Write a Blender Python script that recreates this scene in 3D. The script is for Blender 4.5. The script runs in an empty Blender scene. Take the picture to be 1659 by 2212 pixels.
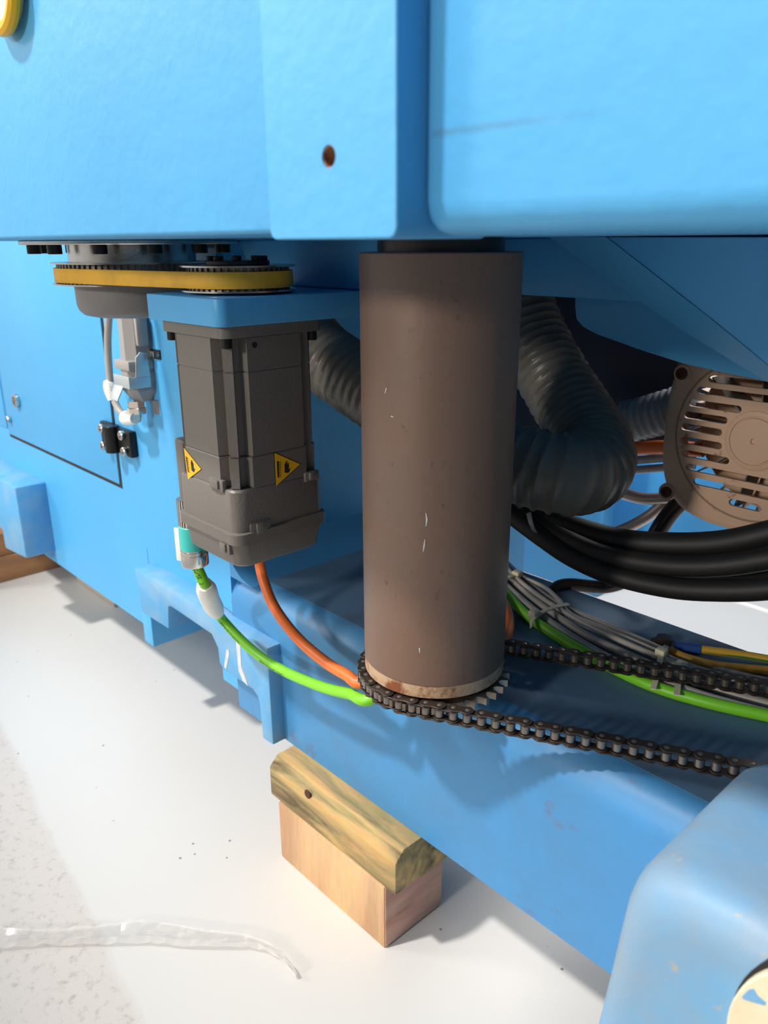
import bpy, bmesh, math, random
from mathutils import Vector, Matrix
random.seed(4)
C = bpy.context.scene.collection
S = 0.001                      # everything below is written in millimetres
PI = math.pi
# ------------------------------------------------------------------ camera
FPX, IW, IH = 1710.0, 1659, 2212
PITCH, ROLL, TH, HC = math.radians(18.73), math.radians(.31), math.radians(42.9), 754.0
def _tw(x, y, z): return Vector((x*math.sin(TH)-y*math.cos(TH), x*math.cos(TH)+y*math.sin(TH), z))
_F = _tw(0, math.cos(PITCH), -math.sin(PITCH)); _r0 = _tw(1, 0, 0); _u0 = _tw(0, math.sin(PITCH), math.cos(PITCH))
_R = math.cos(ROLL)*_r0 - math.sin(ROLL)*_u0; _U = math.sin(ROLL)*_r0 + math.cos(ROLL)*_u0
cd = bpy.data.cameras.new('camera'); cam = bpy.data.objects.new('camera', cd); C.objects.link(cam)
cd.sensor_fit = 'VERTICAL'; cd.sensor_height = 36; cd.sensor_width = 27; cd.lens = FPX/IH*36
cd.clip_start = .02; cd.clip_end = 60
cd.dof.use_dof = True; cd.dof.focus_distance = .74; cd.dof.aperture_fstop = cd.lens/3.0
cam.matrix_world = Matrix(((_R.x, _U.x, -_F.x, 0), (_R.y, _U.y, -_F.y, 0), (_R.z, _U.z, -_F.z, HC*S), (0, 0, 0, 1)))
bpy.context.scene.camera = cam
def at(px, py, **k):           # the point of a real plane (x=, y= or z= in mm) that shows at a pixel of the photograph
    d = _R*(px-IW/2) - _U*(py-IH/2) + _F*FPX
    (a, v), = k.items(); i = 'xyz'.index(a)
    o = Vector((0, 0, HC)); return o + d*((v-o[i])/d[i])
# ------------------------------------------------------------------ world, lights, exposure
sc = bpy.context.scene
sc.view_settings.view_transform = 'Standard'; sc.view_settings.look = 'None'; sc.view_settings.exposure = 0.25; sc.view_settings.gamma = 1
w = bpy.data.worlds.new('hall'); sc.world = w; w.use_nodes = True
bg = w.node_tree.nodes['Background']; bg.inputs[0].default_value = (1.0, .97, .94, 1)
_t = w.node_tree.nodes.new('ShaderNodeTexCoord'); _d = w.node_tree.nodes.new('ShaderNodeVectorMath'); _d.operation = 'DOT_PRODUCT'; _d.inputs[1].default_value = (-.80, -.36, .48)
_m = w.node_tree.nodes.new('ShaderNodeMapRange'); _m.inputs['From Min'].default_value = .0; _m.inputs['From Max'].default_value = .9; _m.inputs['To Min'].default_value = .03; _m.inputs['To Max'].default_value = .62   # the bright side of the hall lies towards -x, -y
w.node_tree.links.new(_t.outputs['Generated'], _d.inputs[0]); w.node_tree.links.new(_d.outputs['Value'], _m.inputs['Value']); w.node_tree.links.new(_m.outputs[0], bg.inputs[1])
def area(name, loc, target, size, power, col=(1, .97, .93)):
    l = bpy.data.lights.new(name, 'AREA'); l.shape = 'DISK'; l.size = size; l.energy = power; l.color = col
    o = bpy.data.objects.new(name, l); C.objects.link(o); o.location = loc
    o.rotation_euler = (Vector(target)-Vector(loc)).to_track_quat('-Z', 'Y').to_euler()
def spot(name, loc, target, radius, power, angle, blend, col=(1, .97, .93)):
    l = bpy.data.lights.new(name, 'SPOT'); l.shadow_soft_size = radius; l.energy = power; l.color = col; l.spot_size = math.radians(angle); l.spot_blend = blend
    o = bpy.data.objects.new(name, l); C.objects.link(o); o.location = loc
    o.rotation_euler = (Vector(target)-Vector(loc)).to_track_quat('-Z', 'Y').to_euler(); o.scale = (1.6, 1, 1)
spot('hall_spot_lamp', (-1.5, -1.7, 3.9), (-.85, 1.25, 0), .14, 640, 27, .5)
area('hall_or_fill_lamp', (-3.6, -1.9, 2.3), (-.9, .5, .4), .8, 40)
area('hall_or_fill_lamp', (-.5, -4.6, 2.0), (-.4, .8, .5), .5, 100, (1, .92, .82))  # low fill added to brighten the cream fan cowl
area('hall_or_fill_lamp', (-.8, 4.2, 3.4), (-.7, 1.6, 0), .8, 150)
area('hall_or_fill_lamp', (-.85, 1.2, 2.1), (-.85, 1.6, 0), .25, 38)  # fill added behind the table to brighten the blue cross plate
# ------------------------------------------------------------------ materials
def hexc(r, g, b):
    f = lambda c: (c/255/12.92 if c/255 <= .04045 else ((c/255+.055)/1.055)**2.4)
    return (f(r), f(g), f(b), 1)
def nd(nt, t, **k):
    n = nt.nodes.new(t)
    for a, v in k.items():
        if a in n.inputs: n.inputs[a].default_value = v
        else: setattr(n, a, v)
    return n
def mat(name, col, rough=.5, metal=0, bump=0, bscale=60, dirt=None, damount=.5, dscale=6, dsharp=.12, var=0.0, spec=.5, stretch=None, coat=0, dirt2=None, d2amount=.6, d2scale=40):
    m = bpy.data.materials.new(name); m.use_nodes = True; nt = m.node_tree; b = nt.nodes['Principled BSDF']
    L = nt.links.new
    b.inputs['Base Color'].default_value = col; b.inputs['Roughness'].default_value = rough; b.inputs['Metallic'].default_value = metal
    b.inputs['Specular IOR Level'].default_value = spec; b.inputs['Coat Weight'].default_value = coat
    tc = nd(nt, 'ShaderNodeTexCoord'); co = tc.outputs['Object']
    if stretch:
        mp = nd(nt, 'ShaderNodeMapping'); mp.inputs['Scale'].default_value = stretch; L(co, mp.inputs['Vector']); co = mp.outputs[0]
    cur = None
    def layer(cur, dcol, amount, scale, sharp, thr, det=6):
        n = nd(nt, 'ShaderNodeTexNoise', Scale=scale, Detail=det, Roughness=.65); L(co, n.inputs['Vector'])
        r = nd(nt, 'ShaderNodeMapRange'); r.inputs['From Min'].default_value = thr-sharp; r.inputs['From Max'].default_value = thr+sharp; r.inputs['To Max'].default_value = amount
        L(n.outputs[0], r.inputs['Value'])
        x = nd(nt, 'ShaderNodeMix', data_type='RGBA'); L(r.outputs[0], x.inputs['Factor'])
        if cur is None: x.inputs['A'].default_value = col
        else: L(cur, x.inputs['A'])
        x.inputs['B'].default_value = dcol; return x.outputs['Result']
    if var: cur = layer(cur, tuple(min(1, c*(1+var)) for c in col[:3])+(1,), 1, dscale*.6, .2, .5, 3)
    if dirt: cur = layer(cur, dirt, damount, dscale, dsharp, .55)
    if dirt2: cur = layer(cur, dirt2, d2amount, d2scale, .04, .66)
    if cur: L(cur, b.inputs['Base Color'])
    if bump:
        n = nd(nt, 'ShaderNodeTexNoise', Scale=bscale, Detail=3); L(co, n.inputs['Vector'])
        bp = nd(nt, 'ShaderNodeBump', Strength=bump, Distance=.002); L(n.outputs[0], bp.inputs['Height']); L(bp.outputs[0], b.inputs['Normal'])
    return m
BLUE = (.076, .362, .68, 1)
M = {}
M['blue'] = mat('blue_machine_paint', BLUE, .42, spec=.4, bump=.25, bscale=70, var=.10, dscale=5)
M['blue_rough'] = mat('blue_paint_on_rough_casting', BLUE, .5, bump=.25, bscale=90, var=.1)
M['blue_bed'] = mat('shaded_blue_paint_with_dirt', (.054, .25, .52, 1), .45, bump=.2, bscale=80, dirt=(.10, .12, .13, 1), damount=.30, dscale=7, dsharp=.16, dirt2=(.16, .07, .03, 1), d2amount=.35, d2scale=22)  # base blue darkened for the weaker light on the bed front, dirt over it
M['blue_pad'] = mat('scuffed_blue_paint', (.095, .36, .66, 1), .55, bump=.3, dirt=(.42, .46, .48, 1), damount=.45, dscale=14, dsharp=.14)
M['blue_dusty'] = mat('dusty_pale_blue_paint', (.12, .36, .62, 1), .5, bump=.25, bscale=60, dirt=(.30, .29, .27, 1), damount=.85, dscale=8, dsharp=.24, dirt2=(.50, .36, .16, 1), d2amount=.75, d2scale=55)
M['grime'] = mat('oil_grimed_blue_paint', (.085, .18, .30, 1), .5, bump=.2, bscale=80, dirt=(.09, .10, .115, 1), damount=.6, dscale=6, dsharp=.2, dirt2=(.16, .09, .05, 1), d2amount=.4, d2scale=30)
M['navy'] = mat('navy_interior_shade', (.008, .012, .035, 1), .6)  # deep shade of the interior put into the colour
M['chip'] = mat('bare_paint_scrape', (.62, .64, .66, 1), .7, dirt=(.4, .42, .45, 1), dscale=60)
M['motor'] = mat('anthracite_motor_paint', (.15, .135, .12, 1), .42, bump=.18, bscale=350, dirt=(.13, .11, .09, 1), damount=.25, dscale=20)
M['motor_dk'] = mat('black_oxide_screw', (.02, .02, .021, 1), .35, .6)
M['tube'] = mat('brown_mill_scale_steel', (.185, .125, .097, 1), .50, .2, bump=.15, bscale=120, dirt=(.215, .115, .072, 1), damount=.7, dscale=9, dsharp=.16, dirt2=(.10, .055, .035, 1), d2amount=.55, d2scale=120, stretch=(1, 1, .7))
M['rustring'] = mat('rusty_bare_steel', (.56, .38, .24, 1), .5, .25, bump=.25, bscale=200, dirt=(.24, .07, .025, 1), damount=.95, dscale=42, dsharp=.06, dirt2=(.10, .05, .03, 1), d2amount=.7, d2scale=90)
M['dksteel'] = mat('dark_oiled_steel', (.050, .040, .035, 1), .38, .6, bump=.1, dirt=(.10, .06, .04, 1), damount=.4, dscale=60)
M['roller'] = mat('worn_bright_roller_steel', (.34, .29, .25, 1), .32, .85, dirt=(.12, .08, .06, 1), damount=.5, dscale=80)
M['steel'] = mat('machined_steel', (.62, .60, .57, 1), .22, 1.0, bump=.06, bscale=400)
M['chrome'] = mat('nickel_plated_brass', (.80, .76, .72, 1), .12, 1.0)
M['tooth'] = mat('toothed_steel', (.20, .18, .165, 1), .4, .7)
M['belt'] = mat('yellow_polyurethane_belt', (.76, .41, .025, 1), .5, dirt=(.30, .16, .03, 1), damount=.35, dscale=25, bump=.1)
M['cup'] = mat('grey_plastic_cover', (.18, .175, .175, 1), .4)
M['sticker'] = mat('yellow_warning_sticker', (.86, .45, .01, 1), .35)
M['black'] = mat('black_print', (.012, .010, .010, 1), .5)
M['green'] = mat('green_cable_sheath', (.20, .62, .022, 1), .40, bump=.05)
M['orange'] = mat('orange_cable_sheath', (.80, .17, .030, 1), .42, bump=.05, dirt=(.45, .10, .03, 1), damount=.25, dscale=15)
M['greycab'] = mat('grey_cable_sheath', (.38, .35, .32, 1), .45, dirt=(.28, .24, .2, 1), damount=.3, dscale=20)
M['blackhose'] = mat('black_rubber_hose', (.011, .010, .010, 1), .58, bump=.1, bscale=150)
M['flex'] = mat('dark_grey_flexible_duct', (.155, .145, .125, 1), .38, dirt=(.12, .10, .07, 1), damount=.4, dscale=14)
M['flex2'] = mat('pale_grey_flexible_duct', (.26, .27, .29, 1), .4)
M['cream'] = mat('cream_motor_paint', (.60, .40, .275, 1), .5, bump=.1, dirt=(.50, .31, .20, 1), damount=.4, dscale=9, dirt2=(.18, .05, .02, 1), d2amount=.75, d2scale=48)
M['disc'] = mat('cream_enamel', (.80, .70, .50, 1), .4, dirt=(.62, .48, .30, 1), damount=.5, dscale=14)
M['rust'] = mat('rusty_screw_head', (.085, .030, .018, 1), .7, .2, bump=.4, bscale=500)
M['pipe'] = mat('bright_steel_pipe', (.72, .57, .50, 1), .28, .55)
M['pipedk'] = mat('blackened_steel_pipe', (.055, .045, .04, 1), .3, .7)
M['tie'] = mat('natural_nylon', (.66, .60, .43, 1), .45)
M['white'] = mat('white_label_plastic', (.86, .84, .78, 1), .45)
M['teal'] = mat('teal_plastic_ring', (.05, .50, .47, 1), .4)
M['conn'] = mat('grey_connector_casting', (.33, .31, .30, 1), .5, bump=.1, bscale=200)
M['zinc'] = mat('zinc_plated_latch', (.52, .58, .60, 1), .35, .5)
M['wire_y'] = mat('yellow_wire', (.55, .33, .03, 1), .45)
M['wire_b'] = mat('ochre_wire', (.42, .22, .03, 1), .45)
M['blue_lug'] = mat('blue_crimp_sleeve', (.02, .06, .24, 1), .4)
M['wood_t'] = None
def wood(name, c1, c2, c3, scale, axis, rough=.75):
    m = bpy.data.materials.new(name); m.use_nodes = True; nt = m.node_tree; b = nt.nodes['Principled BSDF']; L = nt.links.new
    tc = nd(nt, 'ShaderNodeTexCoord'); mp = nd(nt, 'ShaderNodeMapping'); s = [1, 1, 1]; s['xyz'.index(axis)] = .16; mp.inputs['Scale'].default_value = s
    L(tc.outputs['Object'], mp.inputs['Vector'])
    n = nd(nt, 'ShaderNodeTexNoise', Scale=scale, Detail=7, Roughness=.6, Distortion=.6); L(mp.outputs[0], n.inputs['Vector'])
    r = nd(nt, 'ShaderNodeValToRGB'); L(n.outputs[0], r.inputs[0])
    e = r.color_ramp.elements; e[0].position = .34; e[0].color = c3; e[1].position = .62; e[1].color = c1
    k = r.color_ramp.elements.new(.48); k.color = c2
    n2 = nd(nt, 'ShaderNodeTexNoise', Scale=170, Detail=4); L(mp.outputs[0], n2.inputs['Vector'])
    mx = nd(nt, 'ShaderNodeMix', data_type='RGBA', blend_type='MULTIPLY'); mx.inputs['Factor'].default_value = .35
    L(r.outputs[0], mx.inputs['A']); L(n2.outputs[1], mx.inputs['B'])
    hs = nd(nt, 'ShaderNodeHueSaturation', Saturation=1.0, Value=1.25); L(mx.outputs['Result'], hs.inputs['Color']); L(hs.outputs[0], b.inputs['Base Color'])
    b.inputs['Roughness'].default_value = rough
    bp = nd(nt, 'ShaderNodeBump', Strength=.35, Distance=.001); L(n2.outputs[0], bp.inputs['Height']); L(bp.outputs[0], b.inputs['Normal'])
    return m
M['wood_t'] = wood('treated_green_brown_timber', (.52, .33, .13, 1), (.29, .225, .10, 1), (.10, .06, .025, 1), 38, 'x')
M['wood_p'] = wood('pale_pinkish_timber', (.64, .41, .21, 1), (.57, .355, .19, 1), (.42, .25, .135, 1), 14, 'z')
M['wood_d'] = wood('old_brown_plank', (.48, .25, .11, 1), (.36, .18, .09, 1), (.20, .09, .045, 1), 20, 'y')
def ink_end_grain(): return wood('reddish_end_grain', (.56, .34, .26, 1), (.48, .265, .20, 1), (.27, .13, .09, 1), 34, 'y')
M['wood_e'] = ink_end_grain()
def floor_mat():
    m = bpy.data.materials.new('white_coated_floor'); m.use_nodes = True; nt = m.node_tree; b = nt.nodes['Principled BSDF']; L = nt.links.new
    tc = nd(nt, 'ShaderNodeTexCoord'); co = tc.outputs['Object']
    n1 = nd(nt, 'ShaderNodeTexNoise', Scale=2.2, Detail=3); L(co, n1.inputs['Vector'])
    a = nd(nt, 'ShaderNodeMix', data_type='RGBA'); a.inputs['A'].default_value = (.68, .665, .635, 1); a.inputs['B'].default_value = (.63, .605, .575, 1); L(n1.outputs[0], a.inputs['Factor'])
    v = nd(nt, 'ShaderNodeTexVoronoi', Scale=42.0); L(co, v.inputs['Vector'])         # loose grit
    n5 = nd(nt, 'ShaderNodeTexNoise', Scale=11.0, Detail=2); L(co, n5.inputs['Vector'])
    r = nd(nt, 'ShaderNodeMapRange'); r.inputs['From Min'].default_value = .09; r.inputs['From Max'].default_value = .06; L(v.outputs['Distance'], r.inputs['Value'])
    g = nd(nt, 'ShaderNodeMath', operation='GREATER_THAN'); g.inputs[1].default_value = .60; L(n5.outputs[0], g.inputs[0])
    mu = nd(nt, 'ShaderNodeMath', operation='MULTIPLY'); L(r.outputs[0], mu.inputs[0]); L(g.outputs[0], mu.inputs[1])
    a2 = nd(nt, 'ShaderNodeMix', data_type='RGBA'); L(mu.outputs[0], a2.inputs['Factor']); L(a.outputs['Result'], a2.inputs['A']); a2.inputs['B'].default_value = (.25, .22, .2, 1)
    # bare pitted concrete strip nearer than the coating's edge
    n2 = nd(nt, 'ShaderNodeTexNoise', Scale=85, Detail=5, Roughness=.7); L(co, n2.inputs['Vector'])
    n3 = nd(nt, 'ShaderNodeTexNoise', Scale=9, Detail=3); L(co, n3.inputs['Vector'])
    cr = nd(nt, 'ShaderNodeValToRGB'); L(n2.outputs[0], cr.inputs[0]); e = cr.color_ramp.elements
    e[0].position = .30; e[0].color = (.38, .345, .32, 1); e[1].position = .47; e[1].color = (.58, .535, .50, 1)
    sx = nd(nt, 'ShaderNodeSeparateXYZ'); L(co, sx.inputs[0])
    ln = nd(nt, 'ShaderNodeMath', operation='MULTIPLY_ADD'); ln.inputs[1].default_value = .118; L(sx.outputs[0], ln.inputs[0]); L(sx.outputs[1], ln.inputs[2])
    wob = nd(nt, 'ShaderNodeMath', operation='MULTIPLY_ADD'); wob.inputs[1].default_value = .03; L(n3.outputs[0], wob.inputs[0]); L(ln.outputs[0], wob.inputs[2])
    ed = nd(nt, 'ShaderNodeMapRange'); ed.inputs['From Min'].default_value = .172; ed.inputs['From Max'].default_value = .160; ed.inputs['To Max'].default_value = .85; L(wob.outputs[0], ed.inputs['Value'])
    a3 = nd(nt, 'ShaderNodeMix', data_type='RGBA'); L(ed.outputs[0], a3.inputs['Factor']); L(a2.outputs['Result'], a3.inputs['A']); L(cr.outputs[0], a3.inputs['B'])
    L(a3.outputs['Result'], b.inputs['Base Color'])
    ro = nd(nt, 'ShaderNodeMapRange'); ro.inputs['To Min'].default_value = .42; ro.inputs['To Max'].default_value = .8; L(ed.outputs[0], ro.inputs['Value']); L(ro.outputs[0], b.inputs['Roughness'])
    bp = nd(nt, 'ShaderNodeBump', Distance=.002); bp.inputs['Strength'].default_value = .25
    hm = nd(nt, 'ShaderNodeMath', operation='MULTIPLY'); L(n2.outputs[0], hm.inputs[0]); L(ed.outputs[0], hm.inputs[1]); L(hm.outputs[0], bp.inputs['Height']); L(bp.outputs[0], b.inputs['Normal'])
    return m
M['floor'] = floor_mat()
def film_mat():
    m = bpy.data.materials.new('clear_plastic_film'); m.use_nodes = True; nt = m.node_tree; b = nt.nodes['Principled BSDF']
    b.inputs['Base Color'].default_value = (.93, .90, .86, 1); b.inputs['Roughness'].default_value = .08; b.inputs['Alpha'].default_value = .24
    b.inputs['Specular IOR Level'].default_value = 1.0
    return m
M['film'] = film_mat()
# ------------------------------------------------------------------ mesh helpers (mm, world frame)
V = Vector
BASE = {}
def finish(name, bm, m, parent=None, smooth=35):
    bmesh.ops.recalc_face_normals(bm, faces=bm.faces[:])
    if parent is None:
        lo = V((min(v.co.x for v in bm.verts), min(v.co.y for v in bm.verts), min(v.co.z for v in bm.verts)))
        hi = V((max(v.co.x for v in bm.verts), max(v.co.y for v in bm.verts), max(v.co.z for v in bm.verts)))
        base = V(((lo.x+hi.x)/2, (lo.y+hi.y)/2, lo.z))
    else: base = BASE[parent.name]
    for v in bm.verts: v.co = (v.co-base)*S
    me = bpy.data.meshes.new(name); bm.to_mesh(me); bm.free()
    if smooth:
        for p in me.polygons: p.use_smooth = True
        me.set_sharp_from_angle(angle=math.radians(smooth))
    me.materials.append(m)
    o = bpy.data.objects.new(name, me); C.objects.link(o)
    if parent is None: o.location = base*S
    else: o.parent = parent
    BASE[o.name] = base
    return o
def tag(o, label=None, cat=None, group=None, kind=None):
    if label: o['label'] = label
    if cat: o['category'] = cat
    if group: o['group'] = group
    if kind: o['kind'] = kind
    return o
def thing(name, loc, label, cat, group=None):
    o = bpy.data.objects.new(name, None); C.objects.link(o); o.location = V(loc)*S; o.empty_display_size = .02
    BASE[o.name] = V(loc); return tag(o, label, cat, group)
def nb(): return bmesh.new()
def box(bm, x0, x1, y0, y1, z0, z1, bev=0, seg=2):
    t = bmesh.new()
    r = bmesh.ops.create_cube(t, size=1)
    for v in t.verts: v.co = V((x0+(v.co.x+.5)*(x1-x0), y0+(v.co.y+.5)*(y1-y0), z0+(v.co.z+.5)*(z1-z0)))
    if bev: bmesh.ops.bevel(t, geom=t.edges[:], offset=bev, segments=seg, profile=.5, affect='EDGES')
    merge(bm, t)
def merge(bm, t, mx=None):
    if mx is not None: bmesh.ops.transform(t, matrix=mx, verts=t.verts[:])
    me = bpy.data.meshes.new('tmp'); t.to_mesh(me); t.free(); bm.from_mesh(me); bpy.data.meshes.remove(me)
def prism(bm, pts, off, bev=0, seg=2, only=None):   # polygon of 3D points extruded by a vector
    t = bmesh.new()
    a = [t.verts.new(V(p)) for p in pts]; b = [t.verts.new(V(p)+V(off)) for p in pts]
    n = len(a); t.faces.new(a); t.faces.new(b[::-1])
    for i in range(n): t.faces.new((a[i], b[i], b[(i+1) % n], a[(i+1) % n]))
    bmesh.ops.recalc_face_normals(t, faces=t.faces[:])
    if bev:
        es = [e for e in t.edges if (only is None or only(e))]
        bmesh.ops.bevel(t, geom=es, offset=bev, segments=seg, profile=.5, affect='EDGES')
    merge(bm, t)
def loft(bm, secs, cap=True):     # list of equal-length 3D rings
    rs = [[bm.verts.new(V(p)) for p in s] for s in secs]; n = len(rs[0])
    for a, b in zip(rs, rs[1:]):
        for i in range(n): bm.faces.new((a[i], a[(i+1) % n], b[(i+1) % n], b[i]))
    if cap: bm.faces.new(rs[0][::-1]); bm.faces.new(rs[-1])
def lathe(bm, c, axis, prof, n=48):   # prof: (radius, height) along axis from c; closed by caps
    z = V(axis).normalized(); x = z.orthogonal().normalized(); y = z.cross(x); c = V(c)
    loft(bm, [[c+z*h+(x*math.cos(2*PI*i/n)+y*math.sin(2*PI*i/n))*r for i in range(n)] for r, h in prof])
def cyl(bm, c, axis, r, h, n=24, bev=0):
    if bev: lathe(bm, c, axis, [(r-bev, 0), (r, bev), (r, h-bev), (r-bev, h)], n)
    else: lathe(bm, c, axis, [(r, 0), (r, h)], n)
def smooth_path(pts, step=6):
    P = [V(p) for p in pts]; P = [P[0]*2-P[1]]+P+[P[-1]*2-P[-2]]; out = []
    for i in range(1, len(P)-2):
        p0, p1, p2, p3 = P[i-1:i+3]; n = max(2, int((p2-p1).length/step))
        for k in range(n):
            t = k/n
            out.append(.5*((2*p1)+(p2-p0)*t+(2*p0-5*p1+4*p2-p3)*t*t+(3*p1-p0-3*p2+p3)*t**3))
    out.append(P[-2]); return out
def frames(path):
    n = len(path); T = []
    for i in range(n): T.append((path[min(i+1, n-1)]-path[max(i-1, 0)]).normalized())
    N = [T[0].orthogonal().normalized()]
    for i in range(1, n):
        q = N[-1]-T[i]*N[-1].dot(T[i]); N.append(q.normalized())
    return T, N
def tube(bm, pts, r, n=14, step=6, raw=False, rf=None):
    path = [V(p) for p in pts] if raw else smooth_path(pts, step); T, N = frames(path); s = 0; secs = []
    for i, p in enumerate(path):
        if i: s += (p-path[i-1]).length
        b = T[i].cross(N[i])
        secs.append([p+(N[i]*math.cos(2*PI*k/n)+b*math.sin(2*PI*k/n))*(rf(s, 2*PI*k/n) if rf else r) for k in range(n)])
    loft(bm, secs); return path
def resample(path, d):
    out = [path[0].copy()]; acc = 0
    for a, b in zip(path, path[1:]):
        L_ = (b-a).length
        while acc+L_ >= d:
            t = (d-acc)/L_; a = a.lerp(b, t); out.append(a.copy()); L_ = (b-a).length; acc = 0
        acc += L_
    return out
def rect_sec(cx, cy, z, h, a, d):      # square section whose corners are notched (a long, d deep)
    cor = [(a, 0), (a-2.5, d), (d+5, d), (d+1, d-4.5), (d-4.5, d+1), (d, d+5), (d, a-2.5), (0, a)]
    out = []
    for q in range(4):
        th = q*PI/2
        for s, t in cor:
            x, y = h-s, -h+t
            out.append((cx+x*math.cos(th)-y*math.sin(th), cy+x*math.sin(th)+y*math.cos(th), z))
    return out
def cham_sec(cx, cy, z, h, c):         # same vertex count, plain rounded corner
    out = []
    for q in range(4):
        th = q*PI/2
        for k in range(8):
            a = -PI/2+k/7*PI/2
            x = h-c+c*math.cos(a); y = -h+c+c*math.sin(a)
            out.append((cx+x*math.cos(th)-y*math.sin(th), cy+x*math.sin(th)+y*math.cos(th), z))
    return out
def hexscrew(bm, c, axis, r, h, socket=True):
    if not socket: cyl(bm, c, axis, r, h, 18, .12*r); return
    lathe(bm, c, axis, [(r*.96, 0), (r, h*.1), (r, h*.85), (r*.85, h), (r*.52, h), (r*.5, h*.5)], 18)
# ------------------------------------------------------------------ floor
bm = nb(); box(bm, -6000, 3500, -3000, 6500, -60, 0); o = finish('floor', bm, M['floor'], smooth=0); tag(o, 'white coated hall floor', None, kind='structure'); 
# make the floor's texture frame the world frame
for v in o.data.vertices: v.co = v.co+o.location
o.location = (0, 0, 0)
# ------------------------------------------------------------------ machine bed
bed = thing('machine_bed', (-846, 800, 0), 'long blue painted machine bed with a low ledge, standing on timber blocks', 'machine bed')
LZ = 338.0
bm = nb()                               # low front rail with the ledge
prism(bm, [(-846, 507, 141), *[(-846, 541-34*math.cos(k*PI/16), LZ-34.4+34*math.sin(k*PI/16)) for k in range(9)], (-846, 799, LZ-.4), (-846, 799, LZ-30), (-846, 556, LZ-30), (-846, 546, LZ-42), (-846, 546, 141)], (1600, 0, 0))
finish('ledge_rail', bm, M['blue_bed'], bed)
bm = nb(); prism(bm, [(-846, 536, LZ-.9), (-846, 536, LZ-.5), (-846, 543, LZ), (-846, 799, LZ), (-846, 799, LZ-.5)], (1600, 0, 0)); o = finish('ledge_top', bm, M['grime'], bed); tag(o, 'grimy oil stained ledge')
bm = nb()                               # fillet where the ledge runs into the tall body
for k in range(1):
    prism(bm, [(-846, 508, LZ), (-846, 508, LZ+34), (-836, 508, LZ+16), (-820, 508, LZ+5), (-796, 508, LZ-.5)], (0, 290, 0))
finish('corner_fillet', bm, M['blue_bed'], bed)
bm = nb()                               # tall body left
prism(bm, [(-846, 520, 300), (-846, 1150, 300), (-846, 1150, 756), (-846, 526, 756), (-846, 520, 750)], (-190, 0, 0))
prism(bm, [(-1036, 520, 300), (-1036, 1150, 300), (-1036, 1150, 1000), (-1036, 520, 1000)], (-2210, 0, 0))
prism(bm, [(-970, 520.5, 284), (-846, 508, 284), (-846, 520.5, 284)], (0, 0, 168))
prism(bm, [(-846, 520, 152), (-846, 1150, 152), (-846, 1150, 300), (-846, 520, 300)], (-60, 0, 0))
prism(bm, [(-1110, 520, 152), (-1110, 1150, 152), (-1110, 1150, 300), (-1110, 520, 300)], (-2136, 0, 0))
prism(bm, [(-905, 520, 258), (-905, 1150, 258), (-905, 1150, 300), (-905, 520, 300)], (-206, 0, 0))
finish('side_wall', bm, M['blue'], bed)
# door of the cabinet in the side wall
bm = nb(); box(bm, -1676, -1180, 517.5, 523, 390, 930, 2); d = finish('door', bm, M['blue'], bed)
bm = nb(); box(bm, -1682, -1174, 519.6, 523, 384, 934, 0); finish('door_gap', bm, M['black'], bed, smooth=0)
bm = nb(); box(bm, -1790, -1688, 517.5, 523, 400, 930, 2); finish('end_panel', bm, M['blue'], bed)
hg = nb(); box(hg, -1147, -1104, 508, 520, 449, 490, 3); box(hg, -1205, -1172, 508, 517, 455, 492, 2); cyl(hg, (-1159, 506, 450), (0, 0, 1), 12, 42, 24, 1)
h_ = finish('hinge', hg, M['motor_dk'], bed); tag(h_, 'black plastic hinge')
for (px, py, yy) in ((266, 940, 508), (272, 975, 508), (223, 925, 508), (227, 962, 508)):
    c = at(px, py, y=yy); bm = nb(); hexscrew(bm, (c.x, yy, c.z), (0, -1, 0), 7.5, 6); finish('hinge_screw', bm, M['steel'], h_)
for px, py, r in ((38, 865, 13), (22, 905, 7)):
    c = at(px, py, y=517); bm = nb(); hexscrew(bm, (c.x, 517, c.z), (0, -1, 0), r, 7); finish('panel_screw', bm, M['steel'], bed)
bm = nb(); c = at(334, 764, y=521); box(bm, c.x-20, c.x+20, 518, 521, c.z-6.5, c.z+6.5, 1); tg = finish('name_plate', bm, M['black'], bed); tag(tg, 'small black name plate')
for dx in (-15, 15):
    bm = nb(); cyl(bm, (c.x+dx, 518, c.z), (0, -1, 0), 3.6, 1.5); finish('rivet', bm, M['chrome'], tg)
for dx in (-4, 2):
    bm = nb(); box(bm, c.x+dx-2, c.x+dx+2, 517.5, 518.4, c.z-3.5, c.z+3.5); box(bm, c.x+dx-1, c.x+dx+1, 517.4, 518.4, c.z-5, c.z+3.5); finish('plate_mark', bm, M['zinc'], tg)
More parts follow.
